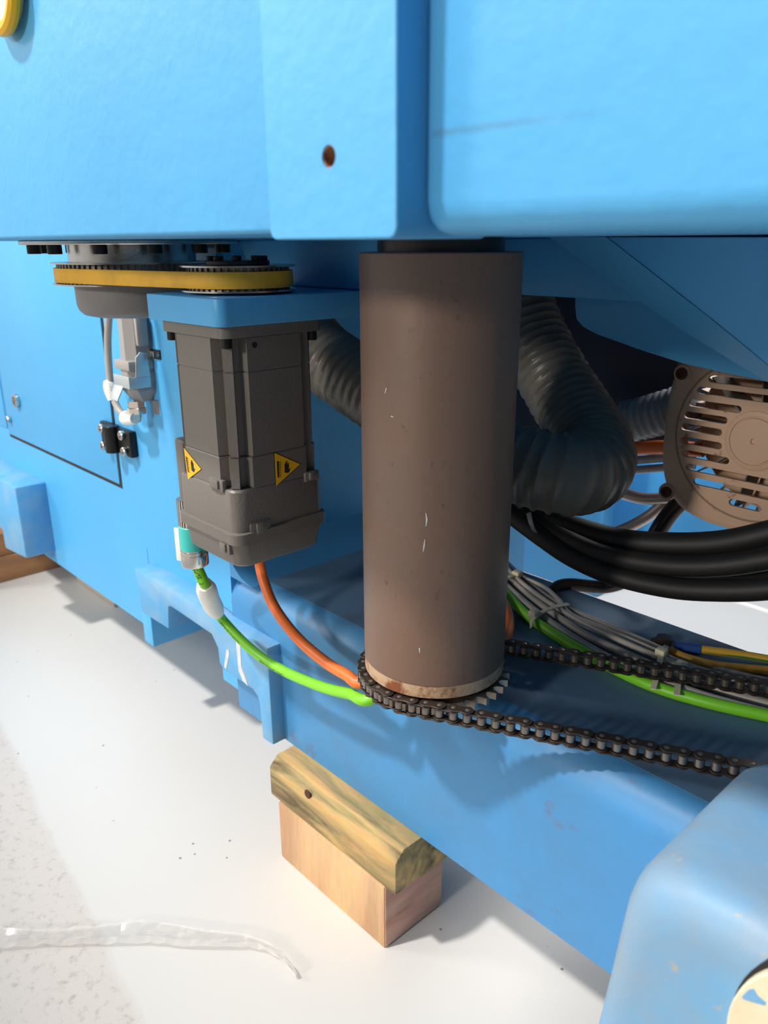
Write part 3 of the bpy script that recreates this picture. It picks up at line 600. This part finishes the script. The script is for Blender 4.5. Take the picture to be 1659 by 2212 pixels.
gpts2 = [at(1078, 1262, z=gz), at(1130, 1322, z=gz), at(1200, 1372, z=gz), at(1290, 1425, z=gz), at(1400, 1478, z=gz), at(1520, 1515, z=gz), at(1659, 1546, z=gz), at(1800, 1575, z=gz), at(1800, 1575, z=gz)+V((390, 150, 0))]
gfull = [p for p in gpts[:9]]+[V((-500, 560, gz)), V((-575, 640, gz)), V((-640, 735, gz)), at(1040, 1228, z=gz)]+gpts2
bm = nb(); gpath = tube(bm, gfull, GR, 16, 5); finish('cord', bm, M['green'], gr)
bm = nb(); lab = smooth_path(gpts[:6], 3)
def nearest(pth, px, py):
    def prj(p):
        q = p-V((0, 0, HC)); k = FPX/q.dot(_F); return (IW/2+q.dot(_R)*k-px)**2+(IH/2-q.dot(_U)*k-py)**2
    return min(range(len(pth)), key=lambda i: prj(pth[i]))
i0_, i1_ = nearest(lab, 452, 1258), nearest(lab, 486, 1312); seg = [lab[i0_+round((i1_-i0_)*k/6)] for k in range(7)]
cs = sleeve(seg, 11.5, 0, 'cable_tag', gr); tag(cs, 'white cable tag')
c = at(452, 1291, y=seg[3].y); bm = nb(); box(bm, c.x-16, c.x+4, c.y-3, c.y+1, c.z-4, c.z+4, 1); finish('tag_tail', bm, M['tie'], gr)
def wrap_text(txt, path, rad, s0, size, par, side):
    bm = glyph_text(txt, par, 0, 0, 0, size); T_, N_ = frames(path); cum = [0]
    for a, b in zip(path, path[1:]): cum.append(cum[-1]+(b-a).length)
    w0 = min(v.co.x for v in bm.verts)
    bmesh.ops.subdivide_edges(bm, edges=[e for e in bm.edges if e.calc_length() > 2.5], cuts=1)
    for v in bm.verts:
        s = s0+(v.co.x-w0); i = max(j for j in range(len(cum)) if cum[j] <= s); i = min(i, len(path)-2)
        t = (s-cum[i])/(cum[i+1]-cum[i]); p = path[i].lerp(path[i+1], t); td = (path[i+1]-path[i]).normalized()
        vw = (V((0, 0, HC))-p); vw = (vw-td*vw.dot(td)).normalized(); sd = td.cross(vw)
        a = side+v.co.y/rad; v.co = p+(vw*math.cos(a)+sd*math.sin(a))*(rad+.15)
    finish('printed_code', bm, M['black'], par, 0)
cumg = 0; L1 = nearest(gpath, 488, 1322); s_lab = sum((b-a).length for a, b in zip(gpath[:L1], gpath[1:L1+1]))
wrap_text('FINET', gpath, GR, 3, 7.5, gr, .5)
wrap_text('0100-0-10-20 10 FPMTEC', gpath, GR, s_lab, 4.6, gr, .8)
wrap_text('00HM PLM 07ML E 07ML 2', gpath, GR, s_lab+90, 4.6, gr, .9)
# orange power cable
orr = 6.2
bm = nb(); oz = LZ+orr
tube(bm, [at(560, 1205, y=478), at(567, 1245, y=474), at(592, 1310, y=470), at(640, 1375, y=468), at(700, 1428, y=464), at(752, 1460, y=460), V((-532, 462, 332)), V((-495, 500, 340)), V((-505, 590, oz)), at(1040, 1402, z=oz), at(1080, 1392, z=oz), at(1099, 1355, z=oz), at(1093, 1315, z=oz+4), at(1070, 1280, z=oz+8), at(1040, 1255, z=oz+8)], orr, 16, 5)
tag(finish('power_cable', bm, M['orange']), 'orange cable hanging behind the motor and running under the brown tube', 'cable')
# ------------------------------------------------------------------ cable bundle on the ledge
def onward(pts):                         # lines that leave the frame on the right simply run on
    return list(pts)+([pts[-1]+(pts[-1]-pts[-2]).normalized()*k for k in (150, 420)] if pts[-1].x > -330 and pts[-1].y < 800 else [])
def cable(name, pts, r, m, label, cat='cable', group=None, n=12):
    pts = onward(pts); bm = nb(); tube(bm, pts, r, n, 5); o = finish(name, bm, m); return tag(o, label, cat, group)
def onl(L_, z): return [at(a, b, z=LZ+z) for a, b in L_]
G = 'grey control cables on the ledge'
cable('control_cable', onl([(1062, 1225), (1090, 1262), (1150, 1315), (1230, 1372), (1320, 1424), (1420, 1466), (1520, 1503), (1659, 1541), (1790, 1575)], 7.5), 4.6, M['greycab'], 'thick grey cable lying directly against the green cable on the ledge', group=G)
cable('control_cable', onl([(1068, 1210), (1105, 1254), (1165, 1305), (1255, 1366), (1345, 1410), (1450, 1455), (1560, 1492), (1659, 1520), (1790, 1556)], 5.5), 4.6, M['greycab'], 'thick grey cable second from the green cable on the ledge', group=G)
cable('control_cable', onl([(1072, 1200), (1115, 1248), (1172, 1293), (1250, 1340), (1350, 1388), (1430, 1422), (1510, 1450), (1659, 1488), (1790, 1520)], 9), 3.3, M['greycab'], 'thin grey cable running straight through the middle of the bundle', group=G)
cable('control_cable', onl([(1080, 1200), (1118, 1240), (1175, 1268), (1207, 1296), (1232, 1326), (1300, 1356), (1400, 1398), (1465, 1428), (1540, 1453), (1659, 1478), (1790, 1506)], 7), 2.9, M['greycab'], 'thin grey cable bowed out above the bundle near the brown tube', group=G)
cable('control_cable', onl([(1085, 1205), (1130, 1248), (1185, 1290), (1222, 1312), (1300, 1345), (1400, 1388), (1480, 1422), (1560, 1446), (1659, 1470), (1790, 1495)], 3.4), 2.9, M['greycab'], 'outermost thin grey cable of the bundle nearest the ledge rear edge', group=G)
cable('wire', onl([(1448, 1405), (1480, 1420), (1540, 1436), (1600, 1443), (1659, 1448), (1780, 1455)], 5), 4.6, M['wire_b'], 'ochre wire leaving the cable bundle to the right', 'wire')
ew = thing('earth_wire', at(1480, 1400, z=LZ), 'yellow and green earth wire with blue crimp lug bolted to the ledge', 'wire')
pe = onl([(1500, 1401), (1540, 1406), (1600, 1414), (1659, 1424), (1780, 1446)], 6)
pe.append(pe[-1]+(pe[-1]-pe[-2]).normalized()*400)
bm = nb(); tube(bm, pe, 4.4, 12, 5); finish('yellow_sheath', bm, M['wire_y'], ew)
bm = nb(); tube(bm, [p+V((-1.2, -3.2, -.5)) for p in pe], 2.2, 10, 5); finish('green_stripe', bm, mat('green_wire', (.03, .16, .03, 1), .45), ew)
bm = nb(); tube(bm, onl([(1458, 1397), (1480, 1399), (1512, 1402)], 6), 6.2, 14, 5); finish('crimp_lug', bm, M['blue_lug'], ew)
c = at(1432, 1392, z=LZ); eb = thing('earth_bolt', c, 'dark bolt with washer standing on the ledge beside the cable bundle', 'bolt')
bm = nb(); cyl(bm, c+V((0, 0, -.5)), (0, 0, 1), 14, 3, 30, .5); finish('washer', bm, M['dksteel'], eb)
bm = nb(); cyl(bm, c+V((0, 0, 2.5)), (0, 0, 1), 9, 7, 6, .6); finish('bolt_head', bm, M['dksteel'], eb)
TG = 'nylon ties round the cable bundle'
def tie(pts, head, label, wd=5.5):
    P = [at(a, b, z=LZ+zz) for a, b, zz in pts]
    t_ = thing('cable_tie', P[0], label, 'cable tie', TG)
    bm = nb(); path = smooth_path(P, 3); T_, N_ = frames(path); al = V((1, -.45, 0)).normalized()
    # strap direction across the bundle: width runs along the cables
    secs = []
    for i, p in enumerate(path):
        wv = V((.75, -.62, 0)); wv = (wv-T_[i]*wv.dot(T_[i])).normalized()*wd/2; nn = T_[i].cross(wv).normalized()*.7
        secs.append([p-wv-nn, p+wv-nn, p+wv+nn, p-wv+nn])
    loft(bm, secs); finish('strap', bm, M['tie'], t_)
    h = at(head[0], head[1], z=LZ+head[2]); bm = nb(); box(bm, h.x-5.5, h.x+5.5, h.y-5.5, h.y+5.5, h.z-4.5, h.z+4.5, 2); finish('tie_head', bm, M['tie'], t_)
tie([(1084, 1252, 12), (1100, 1246, 13.5), (1120, 1238, 10)], (1117, 1240, 12), 'nylon tie at the edge of the brown tube, first on the bundle')
tie([(1148, 1356, 8), (1150, 1340, 12.5), (1165, 1326, 14), (1195, 1312, 14), (1228, 1305, 8)], (1153, 1327, 14), 'nylon tie with square head beside the green cable, left of the chain crossing')
tie([(1411, 1489, 11.5), (1418, 1462, 13.5), (1424, 1432, 14), (1432, 1404, 11), (1440, 1396, 7)], (1429, 1409, 14), 'nylon tie with forked head beside the dark earth bolt')
tie([(1462, 1502, 12.5), (1466, 1470, 13.5), (1472, 1448, 13), (1480, 1432, 8)], (1471, 1438, 14), 'nylon tie rightmost on the bundle, just behind the upper chain run')
# ------------------------------------------------------------------ flexible ducts
hp = [at(640, 700, y=610), at(690, 765, y=612), at(760, 815, y=616), at(860, 878, y=620), at(960, 938, y=626), at(1060, 985, y=634), at(1150, 1012, y=644), at(1225, 1025, y=662), at(1275, 1015, y=700), at(1285, 975, y=744), at(1250, 905, y=775), at(1200, 825, y=795), at(1158, 745, y=810), at(1125, 668, y=818), at(1110, 636, y=820)]
fp = smooth_path(hp, 2.0); R0 = 41.0; PIT = 13.0
def flexr(s, a):
    f = ((s/PIT)+a/(2*PI)) % 1.0
    return R0+(3.4*math.sin(PI*f/.36) if f < .36 else 0)-1
bm = nb(); tube(bm, fp, R0, 40, raw=True, rf=flexr); tag(finish('flexible_duct', bm, M['flex'], None, 80), 'dark grey ribbed flexible duct looping behind the brown tube', 'duct')
bm = nb(); hp2 = [at(1210, 900, y=900), at(1290, 915, y=905), at(1350, 912, y=910), at(1420, 895, y=915), at(1500, 870, y=920)]
hp2 = [p+V((0, 0, 0)) for p in hp2]
tube(bm, smooth_path(hp2, 2.0), 26, 32, raw=True, rf=lambda s, a: 25+(2.4 if (s/9.5) % 1 < .55 else 0)); tag(finish('ribbed_conduit', bm, M['flex2'], None, 80), 'pale grey ribbed conduit in the dark behind the flexible duct', 'conduit')
cable('power_cable', [at(1330, 975, y=930), at(1385, 968, y=930), at(1440, 966, y=930), at(1520, 972, y=930)], 9, M['orange'], 'short stretch of orange cable below the pale ribbed conduit', 'cable')
for k, (yy, lb) in enumerate(((992, 'upper pale pipe behind the flexible duct, left of the cream motor'), (1013, 'lower pale pipe behind the flexible duct, left of the cream motor'))):
    cable('pale_pipe', [at(1330, yy+5, y=960), at(1400, yy, y=960), at(1500, yy-8, y=960)], 5.5, M['flex2'], lb, 'pipe', 'pale pipes behind the duct')
# ------------------------------------------------------------------ cream electric motor behind the ledge
CY = 850.0
em = thing('electric_motor', (-320, 950, 440), 'cream painted electric motor with slotted rust spotted fan cowl', 'motor')
cc = at(1630, 953, y=CY); R1 = 106.0
def sq(r, ex=3.2, n=72, inset=0):
    out = []
    for k in range(n):
        a = 2*PI*k/n; c_, s_ = math.cos(a), math.sin(a)
        rr = (abs(c_)**ex+abs(s_)**ex)**(-1/ex)*(r-inset); out.append((rr*c_, rr*s_))
    return out
def wsec(y, r, inset=0, ex=3.2): return [V((cc.x+a, y, cc.z+b)) for a, b in sq(r, ex, inset=inset)]
# slotted face: scan-built plate with through slots
slots = []
def slot(x0, x1, z, hw=4.0): slots.append((x0, x1, z, hw))
for k, (l, r_) in enumerate([(-50, 50), (-70, 70), (-80, 80)]):
    pass
zs = [74, 60, 46, 31, 17, 3, -12, -27, -42, -57, -72]
for z in zs:
    hw = math.sqrt(max(0, 84**2-z*z)); hub = math.sqrt(max(0, 36**2-z*z)) if abs(z) < 36 else 0
    if abs(z) > 70: slot(-.42*hw, .42*hw, z)
    elif hub: slot(-hw, -hub, z); slot(hub, hw, z)
    else: slot(-hw, hw, z)
bm = nb()
# front face triangulated with holes via bmesh triangle_fill
t = bmesh.new()
def loop(pts):
    vs = [t.verts.new(V((cc.x+a, CY, cc.z+b))) for a, b in pts]; es = [t.edges.new((vs[i], vs[(i+1) % len(vs)])) for i in range(len(vs))]; return vs, es
outer = sq(R1, inset=8); vo, eo = loop(outer); alle = list(eo); holes = []
for x0, x1, z, hw in slots:
    pts = []
    for k in range(7): a = PI/2+k*PI/6; pts.append((x0+hw+hw*math.cos(a), z+hw*math.sin(a)))
    for k in range(7): a = -PI/2+k*PI/6; pts.append((x1-hw+hw*math.cos(a), z+hw*math.sin(a)))
    v_, e_ = loop(pts); holes.append(pts); alle += e_
bmesh.ops.triangle_fill(t, edges=alle, use_beauty=True, use_dissolve=False)
# drop triangles that fall inside slots
def inside(f):
    c_ = f.calc_center_median(); x, z = c_.x-cc.x, c_.z-cc.z
    return any(x0+.2 < x < x1-.2 and abs(z-zz) < hw-.1 and all(abs(v.co.z-cc.z-zz) < hw+.01 for v in f.verts) for x0, x1, zz, hw in slots)
bad = [f for f in t.faces if inside(f)]; bmesh.ops.delete(t, geom=bad, context='FACES_ONLY')
merge(bm, t)
for pts in holes:                        # slot walls
    a = [bm.verts.new(V((cc.x+x, CY, cc.z+z))) for x, z in pts]; b = [bm.verts.new(V((cc.x+x, CY+4, cc.z+z))) for x, z in pts]
    for i in range(len(a)): bm.faces.new((a[i], a[(i+1) % len(a)], b[(i+1) % len(a)], b[i]))
prev = [bm.verts.new(p) for p in wsec(CY, R1, 8)]
for y, ins in ((CY+.8, 5), (CY+3, 2), (CY+8, .4), (CY+14, 0), (CY+70, -1)):
    cur = [bm.verts.new(p) for p in wsec(y, R1, ins)]
    for i in range(72): bm.faces.new((prev[i], prev[(i+1) % 72], cur[(i+1) % 72], cur[i]))
    prev = cur
cowl = finish('fan_cowl', bm, M['cream'], em, 40)
bm = nb(); lathe(bm, (cc.x, CY, cc.z), (0, -1, 0), [(33, -1), (32, 1.2), (29, 2.2), (26.5, 2.2), (26, .8), (25, .8), (24.5, 3), (3.2, 3.2), (3, 1)], 56); finish('hub_boss', bm, M['cream'], cowl)
bm = nb()
ringp = [(87.5, 0), (88, .7), (89.5, .7), (90, 0)]
secs = [[V((cc.x+r_*math.cos(a), CY-h_*1.0, cc.z+r_*math.sin(a))) for r_, h_ in ringp] for a in [2*PI*k/80 for k in range(81)]]
loft(bm, secs, cap=False); finish('raised_ring', bm, mat('rust_stained_cream', (.30, .20, .13, 1), .6), cowl)
for px, py in ((1475, 807), (1441, 1062)):
    c = at(px, py, y=CY)
    for sx in (1,):
        bm = nb(); lathe(bm, (c.x, CY+2, c.z), (0, -1, 0), [(10.5, 0), (10, 3.4), (6.6, 3.6)], 24); bo = finish('screw_boss', bm, M['cream'], cowl)
        bm = nb(); hexscrew(bm, (c.x, CY-1, c.z), (0, -1, 0), 6.6, 4); finish('cowl_screw', bm, M['rust'], em)
bm = nb(); cyl(bm, (cc.x, CY+45, cc.z), (0, 1, 0), 26, 20, 30)
for k in range(9):
    a = 2*PI*k/9+.3; u_ = V((math.cos(a), 0, math.sin(a))); w_ = V((-math.sin(a), 0, math.cos(a)))
    P = [V((cc.x, CY+18, cc.z))+u_*24-w_*.8, V((cc.x, CY+18, cc.z))+u_*86-w_*.8, V((cc.x, CY+18, cc.z))+u_*86+w_*.8, V((cc.x, CY+18, cc.z))+u_*24+w_*.8]
    prism(bm, P, (0, 40, 0))
finish('fan', bm, mat('dusty_grey_fan', (.20, .17, .15, 1), .7), em)
bm = nb(); lathe(bm, (cc.x, CY+66, cc.z), (0, 1, 0), [(30, 0), (92, 2), (96, 8), (96, 240), (80, 260)], 48)
for k in range(40):
    a = 2*PI*k/40; u_ = V((math.cos(a), 0, math.sin(a))); w_ = V((-math.sin(a), 0, math.cos(a)))
    P = [V((cc.x, CY+76, cc.z))+u_*94-w_*1.5, V((cc.x, CY+76, cc.z))+u_*106-w_*1.2, V((cc.x, CY+76, cc.z))+u_*106+w_*1.2, V((cc.x, CY+76, cc.z))+u_*94+w_*1.5]
    prism(bm, P, (0, 220, 0))
box(bm, cc.x-60, cc.x+60, CY+125, CY+260, cc.z+90, 758, 4)
finish('finned_body', bm, M['cream'], em)
# ------------------------------------------------------------------ black hoses and steel pipes
def hose(L_, y0, y1, r, label):
    n = len(L_); P = [at(a, b, y=y0+(y1-y0)*i/(n-1)) for i, (a, b) in enumerate(L_)]
    P = onward(P); bm = nb(); tube(bm, P, r, 18, 6); tag(finish('hydraulic_hose', bm, M['blackhose']), label, 'hose', 'black hoses below the cream motor')
hose([(1060, 1082), (1100, 1102), (1200, 1128), (1330, 1165), (1450, 1176), (1560, 1172), (1659, 1152), (1780, 1118)], 700, 790, 13, 'uppermost black hose, running directly below the cream motor')
hose([(1060, 1092), (1110, 1112), (1200, 1155), (1320, 1202), (1450, 1222), (1560, 1221), (1659, 1207), (1780, 1185)], 690, 760, 11.5, 'second black hose from the top of the sagging bunch')
hose([(1060, 1085), (1100, 1112), (1190, 1170), (1300, 1222), (1430, 1248), (1560, 1238), (1659, 1228), (1780, 1218)], 730, 790, 10.5, 'third black hose from the top of the sagging bunch')
hose([(1060, 1080), (1100, 1108), (1170, 1160), (1240, 1206), (1330, 1244), (1450, 1270), (1560, 1276), (1659, 1272), (1780, 1255)], 680, 745, 11, 'lowest black hose of the sagging bunch')
tie2 = at(1147, 1130, y=692); t_ = thing('cable_tie', tie2, 'pale tie strapped round the black hoses beside the brown tube', 'cable tie')
bm = nb(); secs = []
path = smooth_path([at(1142, 1108, y=672), at(1146, 1126, y=668), at(1152, 1142, y=672), at(1158, 1151, y=690)], 3); T_, N_ = frames(path)
for i, p in enumerate(path):
    wv = V((.9, .1, 0)); wv = (wv-T_[i]*wv.dot(T_[i])).normalized()*2.5; nn = T_[i].cross(wv).normalized()*.7
    secs.append([p-wv-nn, p+wv-nn, p+wv+nn, p-wv+nn])
loft(bm, secs); finish('strap', bm, M['flex2'], t_)
cable('bent_pipe', [at(1189, 1303, y=772), at(1191, 1286, y=776), at(1202, 1270, y=786), at(1232, 1263, y=805), at(1300, 1268, y=840), at(1345, 1258, y=850), at(1390, 1232, y=860)], 8.5, M['pipedk'], 'blackened bent pipe rising behind the ledge over the cable bundle', 'pipe', n=18)
cable('steel_pipe', [at(1330, 1062, y=900), at(1390, 1077, y=905), at(1440, 1075, y=910), at(1480, 1066, y=915)], 7.5, M['pipe'], 'bright steel pipe entering below the left edge of the cream motor, upper one', 'pipe', 'steel pipes beside the cream motor', 18)
cable('steel_pipe', [at(1300, 1160, y=890), at(1350, 1142, y=900), at(1400, 1115, y=910), at(1445, 1078, y=915)], 7.5, M['pipe'], 'bright steel pipe curving down left from the cream motor, middle one', 'pipe', 'steel pipes beside the cream motor', 18)
cable('steel_pipe', [at(1400, 1190, y=880), at(1420, 1150, y=885), at(1445, 1112, y=895), at(1470, 1085, y=905)], 11, M['pipedk'], 'dark stubby pipe rising from the hoses to the cream motor', 'pipe', None, 18)
# ------------------------------------------------------------------ timber blocks and planks
bx = at(830, 2050, z=0)
bm = nb(); box(bm, -702, bx.x, bx.y, 561, 0, 86, 2.5); lb_ = thing('timber_block', (-600, 515, 0), 'pale square timber block standing on the floor under the bed', 'timber block'); finish('long_grain', bm, M['wood_p'], lb_)
bm = nb(); box(bm, bx.x-.3, bx.x+.9, bx.y+2, 559, 2, 84, .4); finish('end_grain', bm, M['wood_e'], lb_)
u0_ = at(850, 1935, z=86)
ub = thing('timber_block', (-600, 515, 86), 'greenish treated timber block lying on the pale block under the bed', 'timber block')
xe = u0_.x+2; yf = u0_.y+1
bm = nb(); prism(bm, [(xe, yf, 86.3), (xe, yf, 128), (xe, yf+13, 140.6), (xe, 559, 140.6), (xe, 559, 86.3)], (-231, 0, 0), 2); finish('long_grain', bm, M['wood_t'], ub)
c = at(664, 1716, y=yf)
bm = nb(); lathe(bm, (c.x, yf+1, c.z), (0, -1, 0), [(6, 0), (5.6, 1.3), (2, 1.5)], 9); finish('knot', bm, M['rust'], ub)
pl = at(0, 1190, x=-1874)
bm = nb(); box(bm, -1990, -1874, 440, 900, 0, 62, 3); tag(finish('timber_plank', bm, M['wood_d']), 'brown timber plank on the floor below the far left foot of the bed', 'plank')
bm = nb(); box(bm, -1992, -1878, 452, 900, 62.5, 118, 3); tag(finish('timber_plank', bm, M['wood_d']), 'brown timber plank stacked on the lower plank at far left', 'plank')
bm = nb(); box(bm, -1760, -1560, 640, 760, 0, 143, 4); tag(finish('support_block', bm, mat('beige_block', (.45, .40, .32, 1), .8)), 'beige support block in the gap under the left part of the bed', 'block')
# ------------------------------------------------------------------ gear motor housing in the near right corner
gm = thing('gear_motor', (-60, 420, 0), 'dusty pale blue rounded gear motor housing at the lower right', 'gear motor')
prof = [(-222, 0), (-200, 170), (-188, 260), (-182, 320), (-178.5, 360), (-176, 385), (-172, 402), (-166, 413), (-157, 420), (-140, 425), (-100, 428), (480, 428), (510, 420), (525, 400), (535, 0)]  # unseen right part widened to block bounce light from the floor
def gsec(y, ins):
    cx, cz = 160, 210
    return [V((cx+(x-cx)*(1-ins/380), y, max(0, cz+(z-cz)*(1-ins/210)))) for x, z in prof]
bm = nb(); loft(bm, [gsec(344, 26), gsec(344.8, 18), gsec(348, 10), gsec(354, 4.5), gsec(362, 1.2), gsec(372, 0), gsec(488, 0), gsec(497, 1.5), gsec(502, 6), gsec(504, 12)])
hs_ = finish('housing', bm, M['blue_dusty'], gm, 60)
p1, p2, p3 = [at(a, b, y=338) for a, b in ((1549, 2212), (1597, 2139), (1659, 2083))]
def circ(p1, p2, p3):
    ax_, ay, bx_, by, cx, cy = p1.x, p1.z, p2.x, p2.z, p3.x, p3.z
    D = 2*(ax_*(by-cy)+bx_*(cy-ay)+cx*(ay-by))
    ux = ((ax_**2+ay**2)*(by-cy)+(bx_**2+by**2)*(cy-ay)+(cx**2+cy**2)*(ay-by))/D
    uz = ((ax_**2+ay**2)*(cx-bx_)+(bx_**2+by**2)*(ax_-cx)+(cx**2+cy**2)*(bx_-ax_))/D
    return ux, uz, math.hypot(ax_-ux, ay-uz)
dcx, dcz, dr = circ(p1, p2, p3)
print('disc', dcx, dcz, dr)
dr = min(dr, 70); 
k1 = p2; dirv = V((dcx-p2.x, 0, dcz-p2.z)).normalized(); dcx, dcz = p2.x+dirv.x*dr, p2.z+dirv.z*dr
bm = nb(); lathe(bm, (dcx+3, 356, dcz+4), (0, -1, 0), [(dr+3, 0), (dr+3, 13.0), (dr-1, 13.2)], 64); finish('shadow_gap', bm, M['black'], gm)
bm = nb(); lathe(bm, (dcx, 344, dcz), (0, -1, 0), [(dr-1, 0), (dr, 1), (dr, 5), (dr-1, 6), (dr*.50, 6), (dr*.47, 4), (dr*.2, 4), (dr*.18, 6)], 64); dsk = finish('end_disc', bm, M['disc'], gm); tag(dsk, 'cream round end disc')
bm = nb(); prism(bm, [at(a, b, y=337.8) for a, b in ((1603, 2152), (1617, 2138), (1628, 2136), (1636, 2150), (1655, 2166), (1652, 2172), (1625, 2165), (1604, 2158))], (0, .6, 0)); finish('blue_opening', bm, M['blue_pad'], dsk)
# ------------------------------------------------------------------ clear film scrap on the floor
def film(ctr, wds, name, label):
    bm = nb(); rows = []
    P = [at(a, b, z=3) for a, b in ctr]; P = smooth_path(P, 9)
    for i, p in enumerate(P):
        t_ = (P[min(i+1, len(P)-1)]-P[max(i-1, 0)]).normalized(); s_ = V((-t_.y, t_.x, 0)); f = i/(len(P)-1)
        k = f*(len(wds)-1); a = int(min(k, len(wds)-2)); wd = wds[a]+(wds[a+1]-wds[a])*(k-a)
        rows.append([bm.verts.new(p+s_*wd*(j/5-.5)+V((0, 0, 2+random.uniform(-1.6, 2.6)+(4 if j in (1, 4) else 0)))) for j in range(6)])
    for a, b in zip(rows, rows[1:]):
        for j in range(5): bm.faces.new((a[j], a[j+1], b[j+1], b[j]))
    r = bmesh.ops.solidify(bm, geom=bm.faces[:], thickness=.15)
    tag(finish(name, bm, M['film'], None, 10), label, 'plastic film')
film([(-60, 2030), (60, 2028), (160, 2024), (240, 2018), (320, 2015), (420, 2028), (540, 2038), (590, 2058), (620, 2085), (640, 2112)], [34, 30, 22, 26, 34, 30, 26, 20, 8, 3], 'film_strip', 'crumpled clear plastic film strip lying on the floor at lower left')
